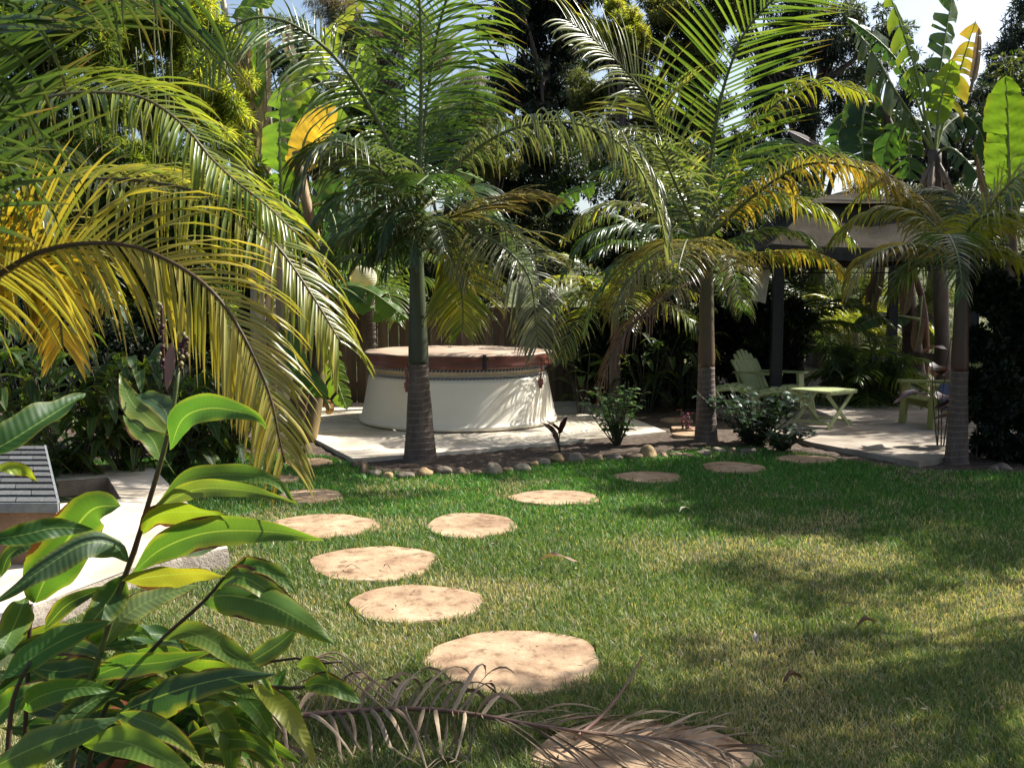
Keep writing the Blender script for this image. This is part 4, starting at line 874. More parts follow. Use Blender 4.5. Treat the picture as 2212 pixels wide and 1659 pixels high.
LFS = [
 ([(-70, 990, 1.5), (0, 965, 1.5), (90, 910, 1.55), (185, 850, 1.65)], 44, g1, g1, FU, 0, dict(fold=.5)),
 ([(367, 972, 2.0), (395, 905, 1.95), (450, 882, 1.9), (520, 890, 1.85), (560, 905, 1.85), (578, 930, 1.85)], 33, g2, g2, F0_, 0, {}),
 ([(350, 1000, 2.05), (330, 950, 2.1), (300, 925, 2.15), (268, 898, 2.2)], 34, g2, g1, FR_, 1, {}),
 ([(362, 940, 2.0), (320, 900, 2.1), (285, 870, 2.15), (258, 808, 2.2)], 36, g3, g2, FR_, 1, {}),
 ([(368, 925, 2.0), (355, 885, 2.05), (325, 862, 2.1), (290, 852, 2.15)], 26, g5, g2, FU, 0, {}),
 ([(338, 1095, 2.04), (400, 1040, 2.0), (500, 1025, 1.95), (590, 1040, 1.9), (640, 1090, 1.88)], 26, g2, g2, FU, 0, {}),
 ([(320, 1105, 2.04), (420, 1058, 1.95), (520, 1058, 1.88), (600, 1075, 1.84), (642, 1087, 1.84)], 20, g3, g2, F0_, 0, {}),
 ([(306, 1152, 2.05), (340, 1112, 2.0), (420, 1105, 1.95), (470, 1112, 1.9), (506, 1128, 1.9)], 30, g4, g3, FD, 1, {}),
 ([(284, 1240, 2.06), (350, 1185, 2.0), (450, 1150, 1.92), (580, 1148, 1.85), (698, 1166, 1.8)], 36, g2, g3, F0_, 0, {}),
 ([(262, 1256, 2.06), (330, 1245, 2.0), (420, 1238, 1.94), (487, 1243, 1.9)], 30, g4, (.34, .32, .04), FD, 1, {}),
 ([(222, 1400, 2.08), (265, 1335, 2.1), (340, 1290, 2.15), (435, 1262, 2.2)], 32, (.12, .20, .06), g3, FU, 0, dict(fold=.15)),
 ([(437, 1303, 1.98), (480, 1285, 1.92), (570, 1300, 1.85), (650, 1340, 1.8), (725, 1392, 1.78)], 44, g2, g3, FU, 0, dict(fold=-.35)),
 ([(487, 1243, 1.95), (530, 1222, 1.92), (590, 1235, 1.9), (642, 1282, 1.88)], 20, g2, g2, FU, 0, {}),
 ([(470, 1270, 1.96), (520, 1245, 1.9), (600, 1290, 1.88), (680, 1340, 1.86)], 26, g2, g4, FU, 1, {}),
 ([(350, 1382, 2.03), (410, 1365, 1.98), (500, 1412, 1.94), (560, 1458, 1.9), (592, 1500, 1.9)], 26, g3, g2, FU, 0, {}),
 ([(520, 1440, 2.1), (570, 1412, 2.1), (615, 1380, 2.1), (648, 1345, 2.1)], 24, g5, g1, FR_, 0, {}),
 ([(243, 1547, 2.1), (300, 1520, 1.95), (400, 1485, 1.82), (500, 1462, 1.76), (600, 1455, 1.74)], 46, (.022, .058, .026), (.045, .09, .045), FU, 0, dict(fold=-.3)),
 ([(190, 1465, 2.1), (260, 1440, 2.05), (360, 1428, 2.0), (462, 1405, 1.98)], 28, g2, g3, F0_, 1, {}),
 ([(278, 1215, 2.05), (245, 1178, 2.0), (180, 1175, 1.95), (90, 1230, 1.9), (-12, 1303, 1.85)], 34, g5, g1, FU, 0, dict(fold=-.3)),
 ([(76, 1300, 2.3), (105, 1235, 2.25), (150, 1160, 2.2), (200, 1100, 2.15), (262, 1092, 2.1)], 58, g2, g2, FR_, 0, dict(fold=.15, pw=.6)),
 ([(-30, 1168, 1.7), (50, 1155, 1.72), (120, 1140, 1.75), (202, 1143, 1.8)], 27, g1, g1, F0_, 0, {}),
 ([(268, 1240, 2.06), (240, 1290, 2.05), (200, 1340, 2.0), (165, 1365, 1.98)], 38, g1, g2, FR_, 0, {}),
 ([(0, 1468, 1.9), (70, 1420, 1.92), (150, 1375, 1.95), (245, 1340, 2.0)], 36, g2, g1, FU, 0, {}),
 ([(55, 1290, 2.3), (35, 1340, 2.2), (5, 1400, 2.1), (-25, 1440, 2.1)], 32, g2, g2, FR_, 0, {}),
 ([(96, 1358, 2.25), (140, 1310, 2.2), (185, 1285, 2.2), (236, 1264, 2.2)], 20, g1, g1, F0_, 0, {}),
 ([(-30, 1665, 1.75), (60, 1620, 1.7), (150, 1585, 1.68), (266, 1548, 1.7)], 46, g2, g5, FU, 0, dict(fold=-.2)),
 ([(178, 1608, 1.7), (250, 1600, 1.66), (330, 1625, 1.62), (440, 1690, 1.6)], 34, (.13, .22, .035), g3, FU, 0, {}),
 ([(256, 1540, 1.9), (320, 1560, 1.85), (390, 1600, 1.8), (442, 1660, 1.8)], 24, g3, g4, FR_, 1, {}),
 ([(432, 1520, 2.1), (465, 1545, 2.05), (495, 1600, 2.0), (500, 1690, 2.0)], 30, g3, g2, FR_, 0, {}),
 ([(506, 1490, 2.1), (540, 1515, 2.05), (572, 1560, 2.0), (594, 1608, 2.0)], 26, g2, g3, FR_, 0, {}),
 ([(545, 1476, 2.05), (590, 1510, 2.0), (640, 1570, 1.97), (684, 1655, 1.95)], 24, g4, (.25, .18, .05), FR_, 1, {}),
 ([(640, 1440, 2.1), (665, 1432, 2.08), (690, 1440, 2.05), (712, 1468, 2.0)], 17, g3, g2, F0_, 0, {}),
 ([(655, 1484, 2.05), (690, 1476, 2.02), (735, 1490, 2.0), (782, 1520, 2.0)], 26, g2, g2, FU, 0, {}),
 ([(-40, 1570, 2.0), (10, 1530, 2.0), (60, 1498, 2.0), (115, 1475, 2.05)], 34, g2, g1, FU, 0, {}),
 ([(42, 1532, 1.95), (90, 1502, 1.9), (160, 1485, 1.9), (250, 1488, 1.95)], 28, g2, g2, F0_, 0, {}),
 ([(-12, 1012, 1.6), (20, 1010, 1.6), (55, 1018, 1.62), (80, 1040, 1.65)], 15, g4, g4, F0_, 1, {}),
 ([(405, 1560, 2.15), (410, 1590, 2.1), (415, 1640, 2.1), (410, 1700, 2.1)], 34, g1, g1, F0_, 0, {}),
 ([(225, 1395, 2.1), (290, 1375, 2.15), (350, 1370, 2.2), (390, 1390, 2.2)], 26, g1, g1, FU, 0, {}),
 ([(120, 1650, 2.0), (150, 1560, 2.05), (210, 1510, 2.1), (270, 1500, 2.1)], 34, g1, g2, FU, 0, {}),
 ([(0, 1250, 2.3), (20, 1200, 2.3), (60, 1180, 2.3), (110, 1190, 2.3)], 20, g1, g1, FU, 0, {}),
 ([(355, 1180, 2.2), (400, 1190, 2.25), (450, 1180, 2.3), (492, 1165, 2.3)], 24, (.07, .13, .05), g2, FU, 0, {}),
 ([(60, 1440, 2.1), (130, 1450, 2.1), (190, 1440, 2.1), (250, 1460, 2.1)], 28, g1, g2, FU, 1, {}),
 ([(620, 1440, 2.12), (600, 1480, 2.1), (640, 1530, 2.08), (655, 1545, 2.08)], 16, g2, g3, FR_, 0, {}),
]
R.seed(21)
for seq, hw, c, c2, fc, rag, k in LFS: lf(seq, hw, c, c2, fc, rag, **k)
for i in range(56):      # lower leaves of the clump
    x, y = U(-40, 330), U(1400, 1720); a = U(-.5, .9); l = U(150, 300); Y0 = U(2.15, 2.5)
    lf([(x, y, Y0), (x + l * .35, y - l * .35 * a - 10, Y0), (x + l * .7, y - l * .55 * a, Y0 - .05), (x + l, y - l * .6 * a + 30, Y0 - .1)], U(17, 30), R.choice([g1, g1, g2, g5, g3]), g2, R.choice([F0_, FU, FR_]), R.random() < .3)
for i in range(14):      # outer leaves on the lawn side
    x, y = U(300, 470), U(1440, 1620); l = U(140, 230); a = U(-.7, .35); Y0 = U(2.0, 2.3)
    lf([(x, y, Y0), (x + l * .35, y + l * a * .25 - 14, Y0), (x + l * .7, y + l * a * .1 + 4, Y0 - .05), (x + l, y + U(20, 80), Y0 - .1)], U(20, 30), R.choice([g2, g3, g2, g1]), R.choice([g2, g3]), R.choice([F0_, FU, FR_]), R.random() < .3)
# seed heads
for seq in ([(356, 820, 2.0), (352, 740, 2.0), (349, 660, 2.0)], [(388, 800, 2.0), (394, 760, 2.0), (404, 725, 2.0)]):
    mb = MB(); pts = catmull(pp(seq), 18); mb.tube(pts, .003, 6, col=(.05, .02, .015))
    for i in range(22):
        p = pts[min(17, int(i / 22 * 18))] + Vector((U(-.009, .009), U(-.009, .009), U(-.005, .005))); r = U(.002, .0055); c = (.05, .018, .015) if R.random() < .75 else (.16, .14, .05)
        mb.tube([p - Vector((0, 0, r)), p - Vector((0, 0, r * .4)), p + Vector((0, 0, r * .4)), p + Vector((U(-.004, .004), 0, r * 1.3))], lambda u, r=r: r * (.35 + 1.0 * math.sin(u * math.pi)), 6, col=c)
    mb.build('seed_head', M['stem'], gt, True)
mb = MB(); blade(mb, pp([(371, 738, 2.0), (368, 790, 1.99), (360, 845, 1.99)]), .012, F0_, rows=8, col=(.22, .13, .12)); mb.build('dried_bract', M['palmdry'], gt, True)
# terracotta pot holding the ginger
M['terracotta'] = surf('terracotta', [(.3, (.20, .055, .028)), (.7, (.34, .11, .055))], 6, 6, .8, bs=.2)
pot = thing('terracotta_pot', 'terracotta pot almost hidden under the ginger leaves', 'pot', (-1.0, 2.42, 0))
zr = P(290, 1578, 2.3).z
mb = MB(); mb.lathe([(.0, .0), (.13, .0), (.165, zr - .05), (.185, zr - .05), (.19, zr), (.17, zr), (.16, zr - .05), (0, zr - .05)], -1.0, 2.42, 48); mb.build('pot_body', M['terracotta'], pot, False)
mb = MB(); mb.lathe([(0, zr - .03), (.1, zr - .035), (.16, zr - .045)], -1.0, 2.42, 30); mb.build('potting_soil', M['soil'], pot)

# ---------------------------------------------------------------- banana plants
def banana_leaf(parent, seq, hwpx, col, col2=None, fc=F0_, tears=10, droop=.5, petiole=.12, dead=False, fold=-.2, gaps=.03, name='leaf', miss=0.0, rc=(.20, .24, .08)):
    pts = pp(seq); rp = catmull(pts, 49); T = tangents(rp); hw = hwpx / 2000 * seq[0][2]; mb = MB(); col2 = col2 or col; S0 = None; S = []; Nn = []
    for i in range(49):
        s = T[i].cross(fc); s = s.normalized() if s.length > .05 else S0
        if S0 and s.dot(S0) < 0: s = -s
        S0 = s; S.append(s); n = s.cross(T[i]).normalized(); Nn.append(n if n.dot(fc) > 0 else -n)
    L = sum((rp[i + 1] - rp[i]).length for i in range(48))
    for sd in (-1, 1):
        cuts = sorted([petiole, 1.0] + [U(petiole + .02, .97) for _ in range(tears)])
        for a, b in zip(cuts, cuts[1:]):
            if b - a < .012 or R.random() < miss: continue
            dr = droop * U(.1, 1.5) * (1 if tears > 4 else .5); slip = U(-.03, .05) * (tears > 4); rowsn = max(2, int((b - a) * 30)); ids = []; sh = U(.82, 1.0)
            ee = b - gaps * (b - a) if tears > 2 else b
            for r in range(rowsn + 1):
                v = lerp(a, ee, r / rowsn); f = v * 48; k = min(47, int(f)); p = rp[k].lerp(rp[k + 1], f - k); x = (v - petiole) / (1 - petiole)
                w = hw * (min(1, x / .12) ** .6) * (1 - max(0, (x - .55) / .45) ** 2.4) ** .7 if x < 1 else 0; w = max(w, .002) * sh; row = []
                for j, u in enumerate((0, .2, .45, .72, 1.0)):
                    narrow = 1 - .35 * u * (tears > 4); vv = lerp((a + ee) / 2, v, narrow); sv = (vv - v) * L
                    q = p + S[k] * sd * u * w + T[k] * (sv + slip * u * u * w * 4 + .22 * u * w) + Nn[k] * (fold * u * w) + Vector((0, 0, -1)) * dr * w * u * u
                    q = q + Nn[k] * .02 * math.sin(v * 60 + u * 4) * w * 3
                    row.append(mb.vert(q, mixc(col, col2, u * .4 + .5 * x * U(.8, 1.2)), (sd * u * .93, v * L * .35)))
                ids.append(row)
            for r0, r1 in zip(ids, ids[1:]):
                for j in range(4): mb.face((r0[j], r0[j + 1], r1[j + 1], r1[j]))
    o = mb.build(name, M['palmdry'] if dead else M['banana'], parent, True)
    mb = MB(); mb.tube(rp, lambda u: (.020 * (1 - u) + .003) * (seq[0][2] / 11) ** .5, 6, col=rc); mb.build('midrib', M['stem'], o, True); return o
def pseudostem(parent, seq, r0, r1, c=(.24, .17, .08), c2=(.12, .10, .04)):
    mb = MB(); pts = catmull(pp(seq), 26); s_ = U(0, 9); mb.tube(pts, lambda u: lerp(r0, r1, u) * (1 + .05 * math.sin(u * 23 + s_)), 14, col=lambda u: mixc(c, c2, .5 + .5 * math.sin(u * 7 + s_))); return mb.build('stem', M['bark2'], parent, True)
M['bark2'] = surf('banana_stem', [(.3, (.45, .4, .35)), (.5, (.9, .9, .9)), (.7, (1.25, 1.2, 1.1))], 9, 6, .6, bs=.4, vec=(1, 1, .15), attr=True, spec=.35)
BG, BL, BD = (.05, .12, .025), (.10, .19, .03), (.025, .06, .02)
R.seed(31)
b0_ = G(672, 955); bt = thing('banana_plant', 'tall banana plant with leaning tan stem left of the hot tub', 'banana plant', (b0_.x, b0_.y, 0), 'banana plants')
pseudostem(bt, [(664, 962, 9.7), (676, 900, 9.75), (692, 800, 9.85), (700, 700, 9.95), (690, 560, 10.0), (660, 430, 10.1), (640, 330, 10.2)], .085, .05, (.34, .22, .09), (.16, .12, .05))
pseudostem(bt, [(632, 945, 10.0), (640, 860, 10.0), (650, 760, 10.0), (640, 660, 10.1)], .075, .05, (.26, .18, .09), (.10, .07, .04))
pseudostem(bt, [(648, 952, 9.9), (655, 880, 9.9), (672, 800, 9.9), (668, 700, 9.95), (655, 560, 10.1)], .06, .045, (.28, .17, .09), (.12, .08, .04))
banana_leaf(bt, [(612, 480, 10.4), (607, 400, 10.4), (604, 300, 10.4), (612, 170, 10.5)], 42, (.13, .24, .03), (.15, .27, .04), F0_, 5, .15, gaps=.02)
banana_leaf(bt, [(640, 400, 10.2), (660, 300, 10.2), (690, 262, 10.1), (728, 236, 10.0)], 40, (.36, .23, .035), (.42, .28, .05), F0_, 3, .3)
banana_leaf(bt, [(660, 640, 10.1), (710, 622, 9.9), (760, 632, 9.8), (832, 694, 9.7)], 26, BG, BL, FU, 6, .4)
banana_leaf(bt, [(680, 640, 10.0), (740, 618, 9.9), (800, 630, 9.8), (882, 690, 9.7)], 26, BG, BL, FU, 8, .4)
banana_leaf(bt, [(640, 690, 9.9), (628, 730, 9.8), (650, 800, 9.7), (708, 858, 9.65)], 24, (.10, .20, .03), BG, F0_, 2, .2)
banana_leaf(bt, [(690, 730, 9.9), (712, 760, 9.8), (730, 830, 9.7), (750, 888, 9.65)], 26, (.22, .34, .04), BL, F0_, 5, .3)
banana_leaf(bt, [(700, 560, 10.2), (740, 560, 10.3), (790, 570, 10.35), (850, 600, 10.4)], 26, BL, (.2, .3, .06), FU, 9, .5)
banana_leaf(bt, [(660, 470, 10.3), (720, 430, 10.5), (800, 440, 10.6), (900, 480, 10.7)], 36, BD, BG, FU, 8, .5)
banana_leaf(bt, [(650, 470, 10.3), (690, 440, 10.1), (720, 470, 10.0), (735, 560, 9.9)], 40, BD, BG, F0_, 8, .6)
for sx, ln in ((650, 120), (668, 90), (690, 110)):
    banana_leaf(bt, [(sx, 640, 9.9), (sx + 8, 700, 9.8), (sx + 20, 640 + ln, 9.8)], 9, (.22, .12, .06), (.30, .2, .12), F0_, 2, .2, dead=True)
banana_leaf(bt, [(700, 860, 9.7), (712, 880, 9.6), (706, 895, 9.6)], 10, (.4, .2, .06), None, F0_, 3, .3, dead=True)
g0 = G(470, 900); bt = thing('banana_plant', 'banana clump with pale dry stalks behind the upper left palm fronds', 'banana plant', (g0.x, 12.5, 0), 'banana plants')
for xs in ([(560, 900, 12.0), (555, 600, 12.0), (540, 300, 12.0), (505, 130, 12.0), (470, -60, 12.0)], [(590, 900, 12.2), (585, 600, 12.2), (572, 350, 12.2), (568, 150, 12.2), (560, -60, 12.2)], [(520, 900, 12.4), (520, 500, 12.4), (490, 200, 12.4), (448, -60, 12.4)], [(620, 900, 12.0), (600, 500, 12.0), (565, 330, 12.0), (530, 180, 12.0), (515, 40, 12)]):
    pseudostem(bt, xs, .11, .035, (.55, .48, .36), (.34, .28, .20))
banana_leaf(bt, [(556, 20, 11.8), (557, 80, 11.8), (556, 150, 11.8), (557, 236, 11.8)], 17, BG, BL, F0_, 3, .1, petiole=.02)
banana_leaf(bt, [(470, 200, 12), (440, 100, 12), (430, 40, 12.1), (420, -60, 12.2)], 34, BG, BL, F0_, 4, .2)
banana_leaf(bt, [(500, 180, 12), (520, 60, 12), (560, -10, 12.1), (620, -80, 12.2)], 34, BG, (.16, .26, .04), F0_, 5, .2)
banana_leaf(bt, [(590, 300, 12.2), (640, 200, 12.3), (690, 130, 12.3), (735, 60, 12.3)], 34, (.14, .25, .04), (.26, .36, .05), F0_, 6, .3)
banana_leaf(bt, [(600, 300, 12.1), (650, 160, 12.2), (720, 60, 12.2), (790, 0, 12.2)], 26, (.20, .30, .05), (.4, .4, .08), F0_, 8, .6, miss=.15)
banana_leaf(bt, [(640, 330, 12.0), (730, 230, 12.1), (780, 150, 12.1), (795, 60, 12.2)], 32, (.18, .30, .05), (.24, .34, .05), F0_, 6, .3)
banana_leaf(bt, [(560, 330, 12.0), (630, 250, 12.3), (680, 230, 12.3), (700, 300, 12.3)], 36, BG, BL, F0_, 4, .2)
banana_leaf(bt, [(640, 480, 12.6), (600, 400, 12.6), (550, 380, 12.6), (480, 420, 12.6)], 38, BG, BL, F0_, 6, .4)
banana_leaf(bt, [(660, 520, 12.6), (690, 420, 12.6), (760, 380, 12.5), (840, 400, 12.4)], 38, BD, BG, F0_, 6, .4)
for i in range(16):
    x = U(450, 640); y = U(40, 260); banana_leaf(bt, [(x, y, 11.9), (x + U(-15, 20), y + 50, 11.9), (x + U(-25, 30), y + U(90, 190), 11.85)], U(7, 15), R.choice([(.30, .20, .12), (.45, .36, .24), (.48, .24, .08)]), (.5, .42, .3), F0_, 3, .4, dead=True, rc=(.3, .24, .16))
banana_leaf(bt, [(900, 380, 11.3), (940, 373, 11.2), (990, 372, 11.1), (1046, 392, 11.0)], 17, (.12, .22, .06), (.2, .3, .1), FU, 8, .3, petiole=.05)
banana_leaf(bt, [(1180, 470, 12.5), (1230, 420, 12.5), (1270, 405, 12.5), (1290, 395, 12.5)], 20, BG, BL, F0_, 6, .3)
R.seed(44)
bt = thing('banana_plant', 'big banana plant with torn radiating leaves at upper right', 'banana plant', (P(2030, 900, 14).x, 14, 0), 'banana plants')
pseudostem(bt, [(2040, 880, 14), (2034, 700, 14), (2030, 560, 14), (2024, 450, 14), (2019, 350, 14), (2019, 325, 14)], .12, .09, (.09, .065, .05), (.20, .155, .115))
c0 = (2019, 335, 14)
def bl(seq, hw, *a, **k): return banana_leaf(bt, [c0] + seq, hw, *a, **k)
bl([(2000, 260, 13.9), (1985, 180, 13.8), (1955, 80, 13.7), (1915, -30, 13.6)], 24, BG, (.24, .32, .05), F0_, 16, .9, petiole=.3, miss=.12)
bl([(2028, 250, 14), (2030, 160, 14), (2045, 60, 14), (2066, -60, 14)], 42, (.07, .13, .07), BL, FR_, 12, .3, petiole=.2)
bl([(2040, 260, 14.1), (2062, 190, 14.1), (2090, 100, 14), (2108, 45, 13.9)], 34, (.16, .22, .03), (.32, .17, .05), F0_, 12, .9, petiole=.28, miss=.1)
bl([(1975, 260, 13.8), (1930, 190, 13.6), (1890, 120, 13.5), (1838, 52, 13.4)], 30, BD, (.12, .16, .04), FU, 16, 1.3, petiole=.22)
bl([(1985, 230, 14.2), (1950, 150, 14.2), (1900, 90, 14.2), (1827, 36, 14.1)], 20, (.05, .11, .05), BG, F0_, 12, .3, petiole=.35)
bl([(2050, 320, 13.8), (2085, 345, 13.7), (2128, 396, 13.6)], 32, BD, BG, FU, 6, .5, petiole=.2)
bl([(2030, 230, 13.9), (2050, 160, 13.85), (2058, 130, 13.8)], 30, (.16, .28, .03), (.2, .3, .04), F0_, 4, .3, petiole=.3)
bl([(2000, 280, 14.1), (1970, 260, 14.2), (1925, 290, 14.3), (1905, 370, 14.3)], 30, BD, BG, F0_, 8, .6, petiole=.2)
bl([(2030, 290, 14.5), (2080, 250, 14.8), (2120, 290, 14.9), (2135, 360, 15)], 34, BD, (.03, .08, .04), F0_, 6, .5, petiole=.2)
for s in ([(1985, 420, 13.9), (1950, 500, 13.8)], [(2050, 400, 13.8), (2062, 480, 13.7)], [(2010, 420, 13.7), (2005, 540, 13.7)], [(2096, 200, 13.8), (2110, 130, 13.8), (2115, 60, 13.8)]): banana_leaf(bt, [s[0], *s[1:]] if len(s) > 2 else [c0] + s, 9, (.20, .13, .10), (.35, .26, .2), F0_, 4, .5, dead=True, rc=(.2, .15, .1))
bt = thing('banana_plant', 'banana plant with dark hanging leaves left of the big torn one', 'banana plant', (P(1925, 900, 14.8).x, 14.8, 0), 'banana plants')
pseudostem(bt, [(1985, 850, 14.8), (1970, 740, 14.8), (1957, 610, 14.8), (1945, 480, 14.8), (1925, 300, 14.8), (1900, 230, 14.8)], .15, .08, (.07, .05, .04), (.16, .11, .08))
pseudostem(bt, [(1995, 850, 14.9), (2000, 740, 14.9), (1990, 640, 14.9), (1960, 560, 14.9)], .06, .05, (.22, .10, .05), (.12, .07, .05))
banana_leaf(bt, [(1900, 230, 14.8), (1870, 225, 14.6), (1862, 300, 14.5), (1872, 390, 14.4)], 46, BD, (.04, .09, .04), F0_, 3, .2, petiole=.05)
banana_leaf(bt, [(1895, 370, 14.7), (1893, 320, 14.7), (1890, 240, 14.7), (1884, 170, 14.7)], 22, (.07, .14, .06), BG, F0_, 2, .1, petiole=.05)
banana_leaf(bt, [(1900, 260, 14.8), (1935, 250, 14.7), (1960, 300, 14.6), (1965, 390, 14.5)], 40, BD, BG, F0_, 5, .3, petiole=.1)
banana_leaf(bt, [(1905, 250, 14.8), (1850, 240, 14.7), (1815, 280, 14.6), (1800, 340, 14.6)], 34, BD, BG, F0_, 8, .5, petiole=.1)
banana_leaf(bt, [(1830, 345, 14.5), (1780, 325, 14.4), (1735, 300, 14.3), (1704, 284, 14.2)], 16, (.14, .115, .11), (.22, .19, .18), F0_, 3, .9, dead=True, petiole=.02, rc=(.2, .15, .15))
banana_leaf(bt, [(1985, 690, 14.4), (1930, 682, 14.3), (1880, 690, 14.2), (1840, 716, 14.1)], 20, BD, BG, FU, 4, .4, petiole=.1)
for (x, y) in ((1965, 620), (1900, 600), (1888, 650), (1990, 700)): banana_leaf(bt, [(x, y - 60, 14.6), (x - 4, y, 14.5), (x - 14, y + 60, 14.5)], 16, (.10, .07, .06), (.2, .14, .1), F0_, 3, .4, dead=True)
bt = thing('banana_plant', 'banana plant at right edge with one broad bright green leaf', 'banana plant', (P(2200, 900, 11.2).x, 11.2, 0), 'banana plants')
pseudostem(bt, [(2195, 880, 11.2), (2192, 700, 11.2), (2186, 540, 11.2), (2182, 420, 11.2)], .1, .05, (.12, .08, .06), (.2, .15, .1))
banana_leaf(bt, [(2183, 470, 11.2), (2181, 400, 11.2), (2178, 300, 11.2), (2176, 230, 11.2), (2172, 165, 11.2)], 52, (.13, .24, .03), (.15, .27, .03), F0_, 4, .05, petiole=.1, fold=-.05, gaps=.0)
banana_leaf(bt, [(2186, 540, 11.2), (2150, 460, 11.1), (2125, 400, 11.0), (2110, 335, 10.9)], 10, (.25, .15, .1), None, F0_, 4, .5, dead=True)
banana_leaf(bt, [(2186, 470, 11.2), (2240, 380, 11.2), (2290, 380, 11.2), (2330, 470, 11.2)], 46, BG, BL, F0_, 6, .4)
# canna-like leaves right of the tub
def leafy(name, label, cat, base, n, ln, hw, cols, seed, h0=(.1, .6), spread=.3, mat='shrub', upward=.6, group=None, droop=.6, rows=7, stems=3):
    R.seed(seed); t = thing(name, label, cat, base, group); b = Vector(base); mb = MB(); ms = MB()
    tips = []
    for s in range(stems):
        a = U(0, 6.28); top = b + Vector((math.cos(a) * spread * U(.3, 1), math.sin(a) * spread * U(.3, 1), h0[1] * U(.8, 1.05))); pts = catmull([b + Vector((math.cos(a) * .03, math.sin(a) * .03, 0)), b.lerp(top, .5) + rv(.03), top], 10)
        ms.tube(pts, lambda u: lerp(.008, .003, u), 5, col=(.05, .05, .03)); tips.append(pts)
    for i in range(n):
        pts = R.choice(tips); u = U(h0[0] / max(h0[1], .01), 1); p = pts[min(9, int(u * 9))]; a = U(0, 6.28); d = Vector((math.cos(a), math.sin(a), upward * U(.3, 1.3))).normalized(); l = ln * U(.6, 1.15)
        q1 = p + d * l * .5; q2 = q1 + (d + Vector((0, 0, -droop))).normalized() * l * .5
        blade(mb, [p, q1, q2], hw * U(.7, 1.15), (Z + rv(.3)).normalized(), rows=rows, col=R.choice(cols), wave=.08, fold=.25)
    mb.build('foliage', M[mat], t, True); ms.build('stem', M['stem'], t); return t
c = G(1210, 985); leafy('maroon_plant', 'small dark maroon broad leaved plant in bed before the slab', 'plant', (c.x, c.y + .1, .02), 6, .24, .055, [(.035, .012, .012), (.05, .014, .012)], 4, (.1, .28), .04, upward=1.8, droop=.1, stems=2)
c = G(1335, 968); leafy('green_shrub', 'bright green leafy shrub in the bed beside the slab corner', 'shrub', (c.x, c.y + .1, .02), 260, .11, .03, [(.06, .14, .03), (.05, .11, .03), (.09, .18, .03)], 5, (.12, .60), .48, stems=26, rows=4)
R.seed(8)
c = G(1650, 975); leafy('ground_shrub', 'dark glossy ground shrub below the gazebo post', 'shrub', (c.x, c.y + .35, .02), 420, .125, .048, [(.025, .055, .025), (.04, .08, .04), (.03, .06, .035)], 6, (.03, .56), .66, stems=40, rows=4)
c = G(1700, 985); leafy('ground_shrub', 'low trailing dark shrub reaching the patio corner', 'shrub', (c.x, c.y + .2, .02), 170, .10, .036, [(.025, .055, .025), (.045, .09, .045)], 7, (.02, .22), .42, stems=26, rows=4)
c = G(1500, 950); leafy('magenta_plant', 'small magenta leaved plant left of the slim palm base', 'plant', (c.x, c.y + .5, .02), 40, .08, .014, [(.22, .02, .07), (.12, .02, .05)], 9, (.05, .26), .10, stems=8, rows=4)
c = G(2030, 985); t = leafy('purple_plant', 'purple black broad leaved plant between the yellow chair and dark palm', 'plant', (P(2035, 900, 9.2).x, 9.2, .02), 12, .42, .10, [(.035, .018, .022), (.022, .018, .016), (.06, .035, .04)], 12, (.3, 1.1), .16, upward=.3, droop=.8, stems=4, rows=10)
c = G(1250, 905, .1); leafy('canna_plant', 'pale edged canna leaves to the right of the hot tub', 'plant', (P(1255, 900, 11.9).x, 11.9, .02), 16, .5, .055, [(.06, .11, .05), (.04, .09, .03)], 15, (.3, 1.0), .35, upward=.3, droop=.9, stems=7, rows=10, mat='ginger2')
leafy('canna_plant', 'dark canna clump below the dead brown frond', 'plant', (P(1400, 900, 12.2).x, 12.2, .02), 40, .5, .05, [(.03, .06, .025), (.04, .08, .03)], 16, (.2, 1.1), .5, upward=.3, droop=.9, stems=12, rows=9, mat='ginger')
leafy('canna_plant', 'tall green canna clump between the slab and the slim ringed palm', 'plant', (P(1480, 880, 12.6).x, 12.6, .02), 40, .5, .05, [(.03, .06, .025), (.05, .10, .04)], 17, (.2, 1.3), .5, upward=.3, droop=.9, stems=12, rows=9, mat='ginger')
# ginger clumps behind the side walk
UG = [(g1, g2), (g1, g5)]
CL = [(20, 7.0, 1.5, .8, 90, 'dark ginger clump at the left edge behind the shingled box'), (150, 7.4, 1.2, .7, 90, 'ginger clump behind the step well, second from left'),
      (270, 7.6, 1.15, .6, 80, 'ginger clump with lit drooping leaves behind the flower stalks'), (390, 7.9, .9, .6, 80, 'low ginger clump behind the far end of the side walk'),
      (490, 8.3, .85, .55, 70, 'ginger clump under the drooping yellow frond'), (90, 8.2, 2.0, .8, 90, 'tall ginger clump in deep shade at the far left')]
for i, (x, yd, h, sp, n, lab) in enumerate(CL):
    R.seed(60 + i); leafy('ginger_clump', lab, 'plant', (P(x, 900, yd).x, yd, 0), n, .42, .052, [g1, (.045, .095, .03), g5, (.03, .06, .02)], 60 + i, (.15, h), sp, mat='ginger', upward=.5, droop=1.3, stems=14, rows=9, group='ginger clumps behind the side walk')
